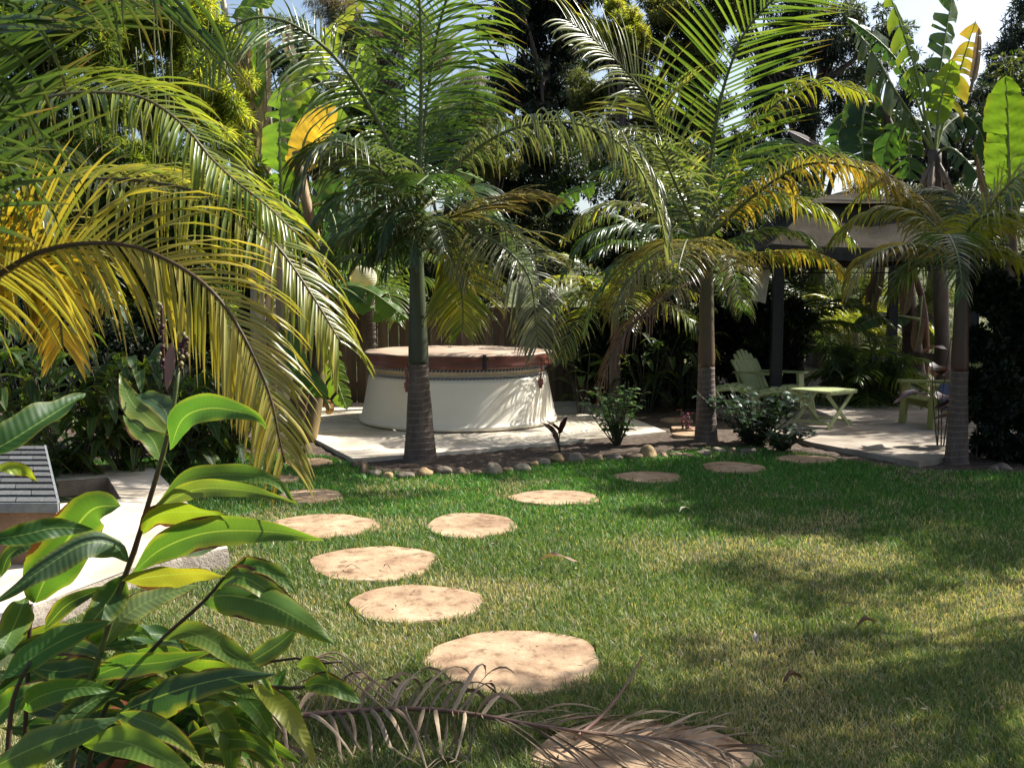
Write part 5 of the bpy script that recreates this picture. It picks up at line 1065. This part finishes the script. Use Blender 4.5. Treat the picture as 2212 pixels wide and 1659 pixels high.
# ---------------------------------------------------------------- trees and hedges: leaf clouds
def cloud(name, mat, parent, blobs, nleaf, ln, wd, cols, seed, hang=.3, sub=.22, nsub=26, squash=1.0, flat=.25, shell=.55):
    """blobs: (centre, radius). Leaves gathered in sub-clumps spread through each blob's volume"""
    rs = np.random.default_rng(seed); B = np.array([[*b[0], b[1]] for b in blobs], float); wts = B[:, 3] ** 2; wts /= wts.sum(); allc = []; allr = []; allk = []
    for b in B:
        k = max(5, int(nsub)); d = rs.normal(size=(k, 3)); d /= np.linalg.norm(d, axis=1)[:, None]; r = (rs.random(k) ** shell)[:, None]
        allc.append(b[:3] + d * r * b[3] * np.array([1, 1, squash])); allr.append(np.full(k, b[3] * sub) * rs.uniform(.6, 1.5, k)); allk.append(rs.random(k))
    C = np.concatenate(allc); Rr = np.concatenate(allr); K = np.concatenate(allk); w = Rr ** 2; w /= w.sum(); idx = rs.choice(len(C), nleaf, p=w)
    d = rs.normal(size=(nleaf, 3)); d /= np.linalg.norm(d, axis=1)[:, None]; pos = C[idx] + d * (rs.random(nleaf) ** .45)[:, None] * Rr[idx][:, None] * np.array([1, 1, .8])
    dr = d * .8 + rs.normal(size=(nleaf, 3)) * .55; dr[:, 2] -= hang; dr /= np.linalg.norm(dr, axis=1)[:, None]
    up = rs.normal(size=(nleaf, 3)) * .6 + np.array([0, 0, 1.0]); sd = np.cross(dr, up); sd /= np.linalg.norm(sd, axis=1)[:, None] + 1e-9; nn = np.cross(sd, dr)
    l = ln * rs.uniform(.6, 1.25, nleaf)[:, None]; ww = wd * rs.uniform(.7, 1.2, nleaf)[:, None] * .5
    v = np.empty((nleaf, 4, 3)); v[:, 0] = pos; v[:, 1] = pos + dr * l * .45 + sd * ww + nn * ww * .3; v[:, 2] = pos + dr * l + nn * ww * -.5; v[:, 3] = pos + dr * l * .45 - sd * ww + nn * ww * .3
    cc = np.array(cols); ci = (K[idx] * len(cc) * .999).astype(int); mixr = rs.random(nleaf) < .3; ci[mixr] = rs.integers(0, len(cc), mixr.sum()); c = cc[ci] * rs.uniform(.7, 1.25, nleaf)[:, None]
    f = np.arange(nleaf * 4).reshape(-1, 4); return npmesh(name, v.reshape(-1, 3), f, np.repeat(c, 4, 0), mat, parent)
def tree(name, label, cat, base, blobs, nleaf, ln, wd, cols, seed, trunk_r=.15, trunk=True, group=None, nlimb=10, thick=1, **k):
    R.seed(seed); t = thing(name, label, cat, base, group); b = Vector(base); cen = sum((Vector(x[0]) for x in blobs), Vector()) / len(blobs)
    if trunk:
        top = Vector((cen.x, cen.y, cen.z)); mb = MB(); pts = catmull([b, b.lerp(top, .45) + rv(.12), top], 14); mb.tube(pts, lambda u: lerp(trunk_r, trunk_r * .35, u), 10); mb.build('trunk', M['bark'], t, True)
        mb = MB()
        for i in range(nlimb):
            bl = blobs[i % len(blobs)]; s = pts[R.randint(5, 12)]; e = Vector(bl[0]) + rv(bl[1] * .6); mb.tube(catmull([s, s.lerp(e, .5) + rv(.15) + Vector((0, 0, .1)), e], 10), lambda u: lerp(trunk_r * .38, .008, u) * thick, 6, cap=False)
            for _ in range(3): e2 = e + rv(bl[1] * .5); m_ = s.lerp(e, U(.5, .8)); mb.tube(catmull([m_, m_.lerp(e2, .5) + rv(.1), e2], 7), lambda u: lerp(trunk_r * .16, .005, u) * thick, 5, cap=False)
        mb.build('limbs', M['bark'], t, True)
    cloud('crown', M['bright' if name == 'olive_tree' else 'leaf'], t, blobs, nleaf, ln, wd, cols, seed, **k); return t
def bp(lst): return [((P(x, y, Y).x, Y + dy, P(x, y, Y).z), r / 2000 * Y) for x, y, r, Y, dy in lst]
def gl_(x, Y): return (P(x, 900, Y).x, Y, 0)
DK, DK2, OL, OL2, LG, YL = (.014, .026, .014), (.02, .038, .016), (.085, .105, .04), (.16, .17, .06), (.07, .12, .03), (.22, .26, .035)  # DK, DK2 darkened for deep shade; OL, OL2 brightened to look sunlit
tree('evergreen_tree', 'dark evergreen with drooping leaf tassels behind the gap between palms', 'tree', gl_(1180, 21), bp([(1130, 40, 110, 21, 0), (1190, 130, 100, 21, .5), (1120, 190, 75, 21, 0), (1240, 40, 110, 21.5, 0), (1250, 220, 70, 21, 0), (1180, 260, 60, 21, 0), (1150, -60, 130, 21, 0)]), 52000, .16, .04, [(.018, .03, .022), (.025, .042, .03), (.04, .06, .045)], 101, .25, hang=.9)
tree('olive_tree', 'olive green tree, leaves brightened as if sunlit, behind the palms, centre right', 'tree', gl_(1400, 18.5), bp([(1330, 85, 75, 18.5, 0), (1380, 150, 85, 18.5, 0), (1300, 200, 70, 18.5, .3), (1460, 80, 80, 18.5, 0), (1520, 130, 75, 18.5, 0), (1420, 10, 70, 18.6, 0), (1480, 230, 90, 18.5, 0), (1380, 300, 90, 18.6, 0), (1550, 0, 80, 18.5, 0), (1500, 330, 90, 18.6, 0), (1290, 330, 70, 18.6, 0)]), 95000, .11, .026, [OL, OL2, OL, (.06, .07, .035)], 102, .2, hang=.4)
tree('olive_tree', 'small yellow green crown coloured as the sunlit top of the olive tree', 'tree', gl_(1330, 17.6), bp([(1335, 50, 46, 17.6, 0), (1300, 85, 34, 17.6, 0), (1370, 80, 36, 17.6, 0)]), 13000, .10, .024, [YL, (.15, .19, .04), (.26, .26, .05)], 103, .08)  # yellow leaf palette stands in for sun on the olive top
tree('tall_tree', 'open crowned tree with bright sky gaps behind the upright palm frond', 'tree', gl_(1760, 19), bp([(1640, 60, 80, 19, 0), (1700, 150, 75, 19, 0), (1770, 90, 80, 19, 0), (1650, 240, 80, 19, 0), (1740, 280, 80, 19, 0), (1850, 60, 60, 19, 0), (1880, 150, 60, 19, .4), (1830, 230, 60, 19, 0), (1620, -30, 80, 19, 0), (1740, 0, 80, 19, 0), (1600, 350, 70, 19, 0), (1700, 370, 80, 19, 0), (1930, 90, 45, 19, 0)]), 50000, .13, .03, [(.035, .055, .045), (.05, .075, .055), (.085, .11, .08)], 104, .22, sub=.24, nsub=20, nlimb=16)
tree('tall_tree', 'open tree behind the banana plants with low dense crown', 'tree', gl_(1990, 20), bp([(1960, 250, 75, 20, 0), (2060, 300, 80, 20, 0), (2120, 250, 60, 20, 0), (1920, 340, 80, 20, 0), (2020, 400, 80, 20, 0), (1990, 150, 45, 20, 0), (2150, 380, 80, 20, 0)]), 30000, .13, .03, [(.022, .038, .028), (.035, .055, .04)], 105, .2, nsub=18, nlimb=12)
tree('tall_tree', 'pale blue green tree at the far right edge of the sky', 'tree', gl_(2180, 24), bp([(2180, 150, 60, 24, 0), (2130, 210, 50, 24, 0), (2200, 80, 45, 24, 0), (2210, 280, 70, 24, 0), (2140, 320, 60, 24, 0), (2210, 10, 40, 24, 0)]), 18000, .15, .035, [(.045, .07, .06), (.06, .085, .07)], 106, .2, nsub=22)
tree('wispy_tree', 'wispy reddish tree seen through the left palm fronds', 'tree', gl_(780, 26), bp([(740, 60, 60, 26, 0), (790, 120, 70, 26, 0), (850, 60, 70, 26, 0), (760, 210, 60, 26, 0), (720, 10, 50, 26, 0), (830, 200, 60, 26, 0), (930, 120, 60, 26, 0), (1000, 220, 70, 26, 0)]), 42000, .26, .014, [(.20, .13, .10), (.12, .11, .08), (.10, .13, .08)], 107, .22, hang=.8)
tree('wispy_tree', 'grey green feathery tree low between the two crowns', 'tree', gl_(960, 23), bp([(960, 290, 70, 23, 0), (1040, 260, 60, 23, 0), (900, 340, 70, 23, 0), (1010, 340, 60, 23, 0)]), 26000, .22, .018, [(.09, .12, .075), (.13, .15, .09)], 108, .15, hang=.6)
tree('leafy_tree', 'mid green tree behind the orange banana leaf and left palm crown', 'tree', gl_(680, 20), bp([(640, 130, 80, 20, 0), (710, 230, 85, 20, 0), (610, 240, 80, 20, 0), (790, 290, 80, 20, 0), (560, 150, 60, 20, 0), (700, 340, 80, 20, 0), (860, 330, 70, 20, 0)]), 42000, .13, .03, [(.05, .08, .03), (.08, .12, .045), (.12, .15, .06)], 109, .2, nsub=22)
# bamboo hedge
BAM = [(.24, .29, .04), (.17, .23, .035), (.34, .36, .06), (.10, .15, .03)]  # bamboo leaf colours raised to look sunlit
BDK = [(.04, .07, .018), (.07, .11, .025), (.13, .17, .03)]  # same leaf darkened to carry the half shade
def bamboo(label, x, Yb, blobs, n, cols, seed, culms=6):
    R.seed(seed); t = thing('bamboo', label, 'bamboo', gl_(x, Yb), 'bamboo clumps behind the left palm')
    for i in range(culms):
        mb = MB(); b = Vector(gl_(x + U(-60, 60), Yb)); top = Vector(P(x + U(-110, 110), U(-80, 120), Yb)); mb.tube(catmull([b, b.lerp(top, .6) + rv(.1), top + Vector((U(-.3, .3), -.2, 0))], 40), lambda u: lerp(.02, .006, u), 7, col=(.16, .17, .06)); mb.build('culm', M['stem'], t, True)
    cloud('foliage', M['bright'], t, bp(blobs), n, .13, .019, cols, seed, hang=.5, sub=.2, nsub=30)
bamboo('yellow green bamboo coloured as sunlit at the top left, beside the banana stalks', 400, 11.5, [(330, 30, 90, 11.5, 0), (420, 60, 90, 11.5, 0), (400, 160, 80, 11.5, 0), (300, 130, 90, 11.5, 0), (460, 200, 80, 11.5, 0), (350, 240, 80, 11.5, 0), (250, 40, 80, 11.5, 0), (480, 290, 70, 11.5, 0)], 36000, BAM, 120)
bamboo('bamboo clump in half shade colours at far left, behind the dark fronds', 120, 10.5, [(60, 60, 110, 10.5, 0), (180, 100, 100, 10.5, 0), (100, 220, 110, 10.5, 0), (30, 340, 100, 10.5, 0), (200, 280, 100, 10.5, 0), (-30, 160, 110, 10.5, 0), (200, 0, 80, 10.5, 0)], 40000, BDK, 121)
bamboo('dark bamboo clump low in the middle, behind the arching yellow frond', 330, 10.0, [(300, 380, 100, 10, 0), (200, 420, 100, 10, 0), (400, 420, 100, 10, 0), (480, 500, 90, 10, 0), (300, 540, 100, 10, 0), (180, 600, 100, 10, 0), (400, 640, 100, 10, 0), (100, 500, 110, 10, 0), (530, 420, 70, 10, 0)], 56000, BDK, 122)
# hedges and shrubs
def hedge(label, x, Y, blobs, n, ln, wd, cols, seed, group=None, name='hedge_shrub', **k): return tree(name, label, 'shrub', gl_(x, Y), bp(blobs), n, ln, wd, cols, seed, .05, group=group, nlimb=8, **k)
SG = 'shrubs screening the boundary'
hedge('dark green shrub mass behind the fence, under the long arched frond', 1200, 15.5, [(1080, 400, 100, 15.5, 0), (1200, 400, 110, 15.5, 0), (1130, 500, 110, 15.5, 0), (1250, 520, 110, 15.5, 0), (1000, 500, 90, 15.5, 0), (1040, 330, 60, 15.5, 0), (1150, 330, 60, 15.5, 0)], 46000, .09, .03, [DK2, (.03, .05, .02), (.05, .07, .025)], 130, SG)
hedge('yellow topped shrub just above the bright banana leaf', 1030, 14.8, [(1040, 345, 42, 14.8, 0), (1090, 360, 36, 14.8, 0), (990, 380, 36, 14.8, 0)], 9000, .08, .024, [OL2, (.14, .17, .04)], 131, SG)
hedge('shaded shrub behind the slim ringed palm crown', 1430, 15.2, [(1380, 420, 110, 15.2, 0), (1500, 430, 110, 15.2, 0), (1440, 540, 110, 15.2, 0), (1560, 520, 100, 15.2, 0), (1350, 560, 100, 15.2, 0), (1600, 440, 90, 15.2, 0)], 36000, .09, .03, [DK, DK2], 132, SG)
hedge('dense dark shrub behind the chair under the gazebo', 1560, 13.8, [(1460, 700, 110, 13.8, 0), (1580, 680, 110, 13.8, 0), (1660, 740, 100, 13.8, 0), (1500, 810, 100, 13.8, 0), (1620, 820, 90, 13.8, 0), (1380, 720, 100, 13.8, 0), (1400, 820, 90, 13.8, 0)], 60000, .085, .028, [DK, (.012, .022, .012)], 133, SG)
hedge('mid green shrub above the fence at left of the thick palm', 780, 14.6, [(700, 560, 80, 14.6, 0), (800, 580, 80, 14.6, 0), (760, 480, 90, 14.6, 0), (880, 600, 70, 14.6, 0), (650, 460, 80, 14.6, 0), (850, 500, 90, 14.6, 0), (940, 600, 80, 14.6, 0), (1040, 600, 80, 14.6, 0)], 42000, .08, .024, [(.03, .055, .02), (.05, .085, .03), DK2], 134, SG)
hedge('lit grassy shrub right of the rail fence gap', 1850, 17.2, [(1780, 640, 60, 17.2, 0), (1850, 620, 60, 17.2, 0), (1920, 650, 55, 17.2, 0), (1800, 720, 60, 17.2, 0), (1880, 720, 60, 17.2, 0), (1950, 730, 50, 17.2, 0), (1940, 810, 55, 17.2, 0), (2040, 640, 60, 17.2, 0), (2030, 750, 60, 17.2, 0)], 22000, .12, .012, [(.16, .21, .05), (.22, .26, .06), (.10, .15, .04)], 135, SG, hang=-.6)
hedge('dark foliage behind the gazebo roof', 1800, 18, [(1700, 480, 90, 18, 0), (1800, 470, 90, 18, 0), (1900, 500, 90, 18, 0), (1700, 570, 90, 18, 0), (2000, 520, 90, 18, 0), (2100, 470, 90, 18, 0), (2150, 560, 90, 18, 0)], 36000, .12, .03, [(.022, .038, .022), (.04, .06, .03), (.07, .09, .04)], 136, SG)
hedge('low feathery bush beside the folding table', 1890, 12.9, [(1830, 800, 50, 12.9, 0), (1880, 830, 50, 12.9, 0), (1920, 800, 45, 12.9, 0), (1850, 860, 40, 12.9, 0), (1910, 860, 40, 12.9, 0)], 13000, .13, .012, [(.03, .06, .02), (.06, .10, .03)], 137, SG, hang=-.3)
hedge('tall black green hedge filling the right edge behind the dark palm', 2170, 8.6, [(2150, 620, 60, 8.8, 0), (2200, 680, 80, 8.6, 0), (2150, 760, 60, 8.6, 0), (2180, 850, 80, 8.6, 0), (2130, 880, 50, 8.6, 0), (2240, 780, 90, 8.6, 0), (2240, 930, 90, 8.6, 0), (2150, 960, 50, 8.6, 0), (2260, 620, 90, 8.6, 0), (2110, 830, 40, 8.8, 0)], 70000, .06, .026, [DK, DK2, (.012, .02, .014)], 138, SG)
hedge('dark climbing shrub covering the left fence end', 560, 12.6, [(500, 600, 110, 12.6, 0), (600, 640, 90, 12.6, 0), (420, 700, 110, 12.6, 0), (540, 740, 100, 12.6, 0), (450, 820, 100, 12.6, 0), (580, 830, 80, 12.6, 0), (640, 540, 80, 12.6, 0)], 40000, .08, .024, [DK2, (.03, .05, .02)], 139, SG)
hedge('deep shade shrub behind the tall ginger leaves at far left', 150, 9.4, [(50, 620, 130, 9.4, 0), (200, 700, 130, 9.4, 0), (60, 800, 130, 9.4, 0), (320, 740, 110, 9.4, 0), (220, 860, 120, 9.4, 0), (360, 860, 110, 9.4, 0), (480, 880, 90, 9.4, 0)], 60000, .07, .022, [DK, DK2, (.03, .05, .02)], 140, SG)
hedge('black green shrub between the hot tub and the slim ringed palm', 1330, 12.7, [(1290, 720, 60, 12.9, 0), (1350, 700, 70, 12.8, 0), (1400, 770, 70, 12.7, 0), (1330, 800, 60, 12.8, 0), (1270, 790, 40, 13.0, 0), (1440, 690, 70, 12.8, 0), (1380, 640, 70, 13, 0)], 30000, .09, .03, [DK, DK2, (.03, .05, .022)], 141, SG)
# unseen trees right of the frame, placed and sized for shade on lawn and patio
def off(label, x, y, z, r, n, seed, nb=9, ln=.11, wd=.045):
    R.seed(seed); bl_ = [((x + U(-r, r), y + U(-r, r), z + U(-.5, .6) * r), r * U(.28, .45)) for _ in range(nb)]
    tree('shade_tree', label, 'tree', (x, y, 0), bl_, n, ln, wd, [DK2, OL, LG], seed, .14, nsub=16, sub=.3, group='shade trees right of the lawn')
OFF = [('thin crowned shade tree just outside the frame, nearest the lower stones', 4.9, 5.0, 4.9, .9, 3000, 206, 12), ('shade tree beyond the right edge nearest the camera', 6.0, 4.0, 4.5, 1.6, 2800, 201, 16), ('shade tree beyond the right edge level with the stones', 7.5, 6.6, 4.9, 1.3, 4200, 202, 12), ('shade tree beyond the right edge beside the patio', 8.1, 9.2, 4.6, 1.5, 24000, 203, 14), ('taller shade tree crown outside the frame above the patio side tree', 8.6, 9.9, 6.3, 1.5, 22000, 207, 14), ('dense shade tree outside the frame behind the right chair', 10.3, 13.3, 4.8, 2.0, 34000, 204, 18), ('shade tree outside the frame at the rear patio corner', 11.0, 15.0, 5.0, 2.2, 30000, 205, 14)]
for (lab, x, y, z, r, n, sd, nb) in OFF: off(lab, x, y, z, r, n, sd, nb)

# ---------------------------------------------------------------- grass
def in_poly(x, y, poly):
    ins = np.zeros(len(x), bool); j = len(poly) - 1
    for i in range(len(poly)):
        xi, yi = poly[i]; xj, yj = poly[j]; ins ^= ((yi > y) != (yj > y)) & (x < (xj - xi) * (y - yi) / (yj - yi + 1e-12) + xi); j = i
    return ins
def grass(nb, seed):
    rs = np.random.default_rng(seed)
    Yc = 1.9 * (10.8 / 1.9) ** rs.random(nb); x = rs.uniform(-1, 1, nb) * Yc * .60; y = Yc
    ex = np.array([p.x for p in far]); ey = np.array([p.y for p in far]); o_ = np.argsort(ex); lim = np.interp(x, ex[o_], ey[o_]); edge_n = (vnoise(x, y, .12, 3) - .5) * .10
    keep = y < lim + edge_n + .02
    keep &= ~in_poly(x, y, [(p.x, p.y) for p in (I_, H_, Gq, F_, E_, D_, C_, B_, A)]); keep &= ~((x < -2.05) & (y < 4.4)) | (rs.random(nb) < .0)
    keep &= ((x + 1.0) ** 2 + (y - 2.42) ** 2) > .09
    emin = np.full(nb, 9.0)
    for cx, cy, rx, ry in ELL:
        a = np.arctan2((y - cy) / ry, (x - cx) / rx); e = np.sqrt(((x - cx) / rx) ** 2 + ((y - cy) / ry) ** 2) / (1 + .05 * np.sin(3 * a + cx) + .04 * np.sin(7 * a + cy)); keep &= e > .985; emin = np.minimum(emin, e)
    dry = vnoise(x, y, .9, 11) * .55 + vnoise(x, y, .28, 12) * .45; bx = np.clip(((x - 1.0) / 2.4), 0, 1); fx = np.clip((6.6 - y) / 2.5, 0, 1); dryp = np.clip((dry - .60 + .38 * bx * fx + .12 * fx) * 2.6, 0, 1)
    keep &= rs.random(nb) > dryp * .35
    x, y, dryp, emin = x[keep], y[keep], dryp[keep], emin[keep]; n = len(x)
    h = rs.uniform(.016, .045, n) * (1 - .35 * dryp) * np.where(emin < 1.12, 1.35, 1) * (1 + .25 * (vnoise(x, y, .2, 5) - .5)); a = rs.uniform(0, 2 * np.pi, n); lean = rs.uniform(.1, 1.1, n) * h
    toward = emin < 1.10
    w = (.0021 + .00055 * y) * rs.uniform(.7, 1.3, n); wa = rs.uniform(0, np.pi, n); wx, wy = np.cos(wa) * w * .5, np.sin(wa) * w * .5; dx, dy = np.cos(a) * lean, np.sin(a) * lean
    v = np.empty((n, 5, 3)); z0 = -.002
    v[:, 0] = np.stack([x - wx, y - wy, np.full(n, z0)], 1); v[:, 1] = np.stack([x + wx, y + wy, np.full(n, z0)], 1)
    v[:, 2] = np.stack([x + wx * .85 + dx * .35, y + wy * .85 + dy * .35, h * .6], 1); v[:, 3] = np.stack([x - wx * .85 + dx * .35, y - wy * .85 + dy * .35, h * .6], 1); v[:, 4] = np.stack([x + dx, y + dy, h], 1)
    gcol = np.array([[.048, .12, .03], [.08, .17, .045], [.125, .21, .065]])[rs.integers(0, 3, n)]; dcol = np.array([[.36, .31, .19], [.26, .25, .14], [.44, .39, .27]])[rs.integers(0, 3, n)]
    far_g = np.clip((y - 5.5) / 2.5, 0, 1)[:, None]; gcol = gcol * (1 - far_g) + gcol * np.array([.8, 1.2, .75]) * far_g
    near_g = np.clip((6.4 - y) / 2.4, 0, 1)[:, None] * .5; gcol = gcol * (1 - near_g) + np.array([.165, .19, .085]) * near_g
    isd = rs.random(n) < (dryp * .7 + .09 + .10 * np.clip((6.4 - y) / 2.4, 0, 1)); c = np.where(isd[:, None], dcol, gcol) * rs.uniform(.9, 1.35, n)[:, None]
    q = np.arange(n) * 5; quads = np.stack([q, q + 1, q + 2, q + 3], 1); tris = np.stack([q + 3, q + 2, q + 4], 1)
    me = bpy.data.meshes.new('grass'); me.vertices.add(n * 5); me.vertices.foreach_set('co', v.astype(np.float32).ravel()); me.loops.add(n * 7)
    li = np.concatenate([quads, tris], 1).ravel(); me.loops.foreach_set('vertex_index', li.astype(np.int32)); me.polygons.add(n * 2)
    ls = np.stack([np.arange(n) * 7, np.arange(n) * 7 + 4], 1).ravel(); me.polygons.foreach_set('loop_start', ls.astype(np.int32))
    ca = me.attributes.new('Col', 'FLOAT_COLOR', 'POINT'); arr = np.ones((n * 5, 4), np.float32); arr[:, :3] = np.repeat(c, 5, 0); ca.data.foreach_set('color', arr.ravel())
    me.materials.append(M['grass']); me.update(calc_edges=True); o = bpy.data.objects.new('grass', me); COL.objects.link(o)
    tag(o, 'short lawn grass, green with straw coloured dry patches', 'grass', kind='stuff'); return o
grass(620000, 77)

# ---------------------------------------------------------------- dead frond on the lawn and litter
R.seed(91)
t = thing('fallen_frond', 'dead brown palm frond lying across the lawn at the bottom', 'palm frond', G(1000, 1560))
def gz(x, y, z): return G(x, y, z)
rp = catmull([gz(430, 1556, .05), gz(560, 1550, .06), gz(700, 1541, .07), gz(830, 1531, .08), gz(930, 1532, .09), gz(1040, 1545, .09), gz(1150, 1565, .08), gz(1260, 1580, .07), gz(1400, 1592, .055), gz(1520, 1605, .05), gz(1600, 1640, .045)], 90); T = tangents(rp)
mb = MB(); mb.tube(rp, lambda u: .011 * (1 - .8 * u) + .0015, 8, col=(.16, .10, .075)); rach = mb.build('rachis', M['deadleaf'], t, True)
DC = [(.27, .205, .14), (.20, .15, .10), (.34, .27, .185), (.15, .11, .075)]
mbs = MB(); N_ = 56
for i in range(N_):
    for sd in (-1, 1):
        u = .12 + .87 * (i + U(-.3, .3)) / N_; k = min(88, int(u * 89)); p = rp[k]; tg = T[k]; S = Vector((-tg.y, tg.x, 0)).normalized() * sd
        if u < .34 and R.random() < .25: continue
        l = .36 * U(.75, 1.2) * (1 if u < .7 else 1 - (u - .7) * 1.3); flat = u > .55; d = (S * (1 if not flat else .7) + tg * (.35 if not flat else 1.3) + Z * (U(.5, 1.1) if sd > 0 else U(.1, .6))).normalized()
        if flat: d = (S * .75 + tg * U(.7, 1.2) + Z * U(.05, .35)).normalized()
        w = U(.006, .0115) if not flat else U(.0035, .006); pos = p.copy(); prev = None; cc = R.choice(DC); tw = U(0, 3); curl = U(.7, 1.9) if not flat else U(.15, .6); dirc = (Vector((U(-.3, .5), 0, 0)) + Z * -1)
        nseg = 9
        for s in range(nseg + 1):
            v = s / nseg; Wd = d.cross(Z if abs(d.z) < .9 else X).normalized(); B = Wd.cross(d); a = tw + v * U(1.2, 2.2); Wd = Wd * math.cos(a) + B * math.sin(a); ww = w * (.6 + .6 * v if v < .4 else 1.1 * (1 - v) ** .7) + .0008
            r_ = (mbs.vert(pos - Wd * ww, cc), mbs.vert(pos + B * ww * .5, tuple(x * .8 for x in cc)), mbs.vert(pos + Wd * ww, cc))
            if prev: mbs.face((prev[0], prev[1], r_[1], r_[0])); mbs.face((prev[1], prev[2], r_[2], r_[1]))
            prev = r_; pos = pos + d * l / nseg; d = (d + dirc * curl * (.10 + .28 * v) + rv(.05)).normalized()
            if pos.z < .035: pos.z = .035 + U(0, .01); d.z = abs(d.z) * .1; d.normalize()
mbs.build('leaflets', M['deadleaf'], t, True)
mb = MB(); pts = catmull([gz(1240, 1596, .06), gz(1300, 1545, .09), gz(1345, 1490, .14), gz(1375, 1440, .19), gz(1388, 1418, .21)], 20); mb.tube(pts, lambda u: .007 * (1 - .5 * u), 7, col=(.20, .12, .09)); mb.build('side_stalk', M['deadleaf'], t, True)
mb = MB(); pts = catmull([gz(640, 1440, .10), gz(700, 1425, .12), gz(760, 1470, .14), gz(830, 1530, .09)], 20)
for s_ in (0, .4, .8):
    q = [p + Vector((.05 * s_, .04 * s_, .02 * s_)) for p in pts]; mb.tube(q, lambda u: .0035, 5, col=(.28, .20, .14))
mb.build('dry_strand', M['deadleaf'], t, True)
def curled(label, x, y, l, a, seed, col=(.30, .21, .15), w=.012, z=.035):
    R.seed(seed); g_ = G(x, y, z); mb = MB(); d = Vector((math.cos(a), math.sin(a), 0)); blade(mb, [g_, g_ + d * l * .4 + Z * .03, g_ + d * l * .8 + Z * .015, g_ + d * l], w, Z, rows=9, col=col, curl=.8, fold=.7, wave=.3)
    o = mb.build('dry_leaf', M['palmdry'], None, True); tag(o, label, 'leaf', 'dry leaves fallen on the lawn'); return o
R.seed(55); mb = MB()
for i in range(420):
    x, y = U(300, 2210), U(900, 1659); z = .03
    if 680 < x < 1440 and y < 985: z = .052
    elif x > 1760 and y < 990: z = .104
    elif y < 1010: z = .04
    elif R.random() < .45: continue
    g_ = G(x, y, z + .003); a = U(0, 6.28); l = U(.01, .035) * (1.3 if R.random() < .2 else 1); d = Vector((math.cos(a), math.sin(a), U(-.1, .3))); s_ = Vector((-math.sin(a), math.cos(a), 0)) * U(.002, .006); c_ = R.choice([(.20, .12, .07), (.30, .21, .12), (.12, .07, .045), (.42, .36, .24)])
    v_ = [mb.vert(p, c_) for p in (g_, g_ + d * l * .5 + s_ + Z * .004, g_ + d * l, g_ + d * l * .5 - s_)]; mb.face(v_)
tag(mb.build('leaf_litter', M['palmdry']), 'small dry leaf bits scattered over slabs, soil and lawn', 'leaf litter', kind='stuff')
curled('curled dry brown leaf with a stalk alone on open lawn right of the path', 1162, 1210, .26, -.25, 1, z=.05, w=.018)
curled('small brown leaf on dry grass at the far right of lawn', 1850, 1355, .12, .2, 2, (.2, .12, .08), z=.045)
curled('thin twig like leaf lying on the oval stepping stone', 745, 1228, .12, -.5, 3, (.12, .08, .06), .004, z=.028)
curled('thin curled leaf on the right half of the oval stepping stone', 828, 1226, .09, -.9, 4, (.12, .08, .06), .004, z=.028)
curled('pale small leaf in the shaded grass at right', 1632, 1390, .07, 1.2, 5, (.42, .34, .34), z=.045)
curled('dark leaf lying at the bottom right of the lawn', 1690, 1478, .10, .4, 6, (.14, .08, .05), z=.045)
curled('cream leaf fragment in the green grass left of the gazebo view', 1468, 1106, .12, .8, 7, (.55, .52, .36), z=.05)
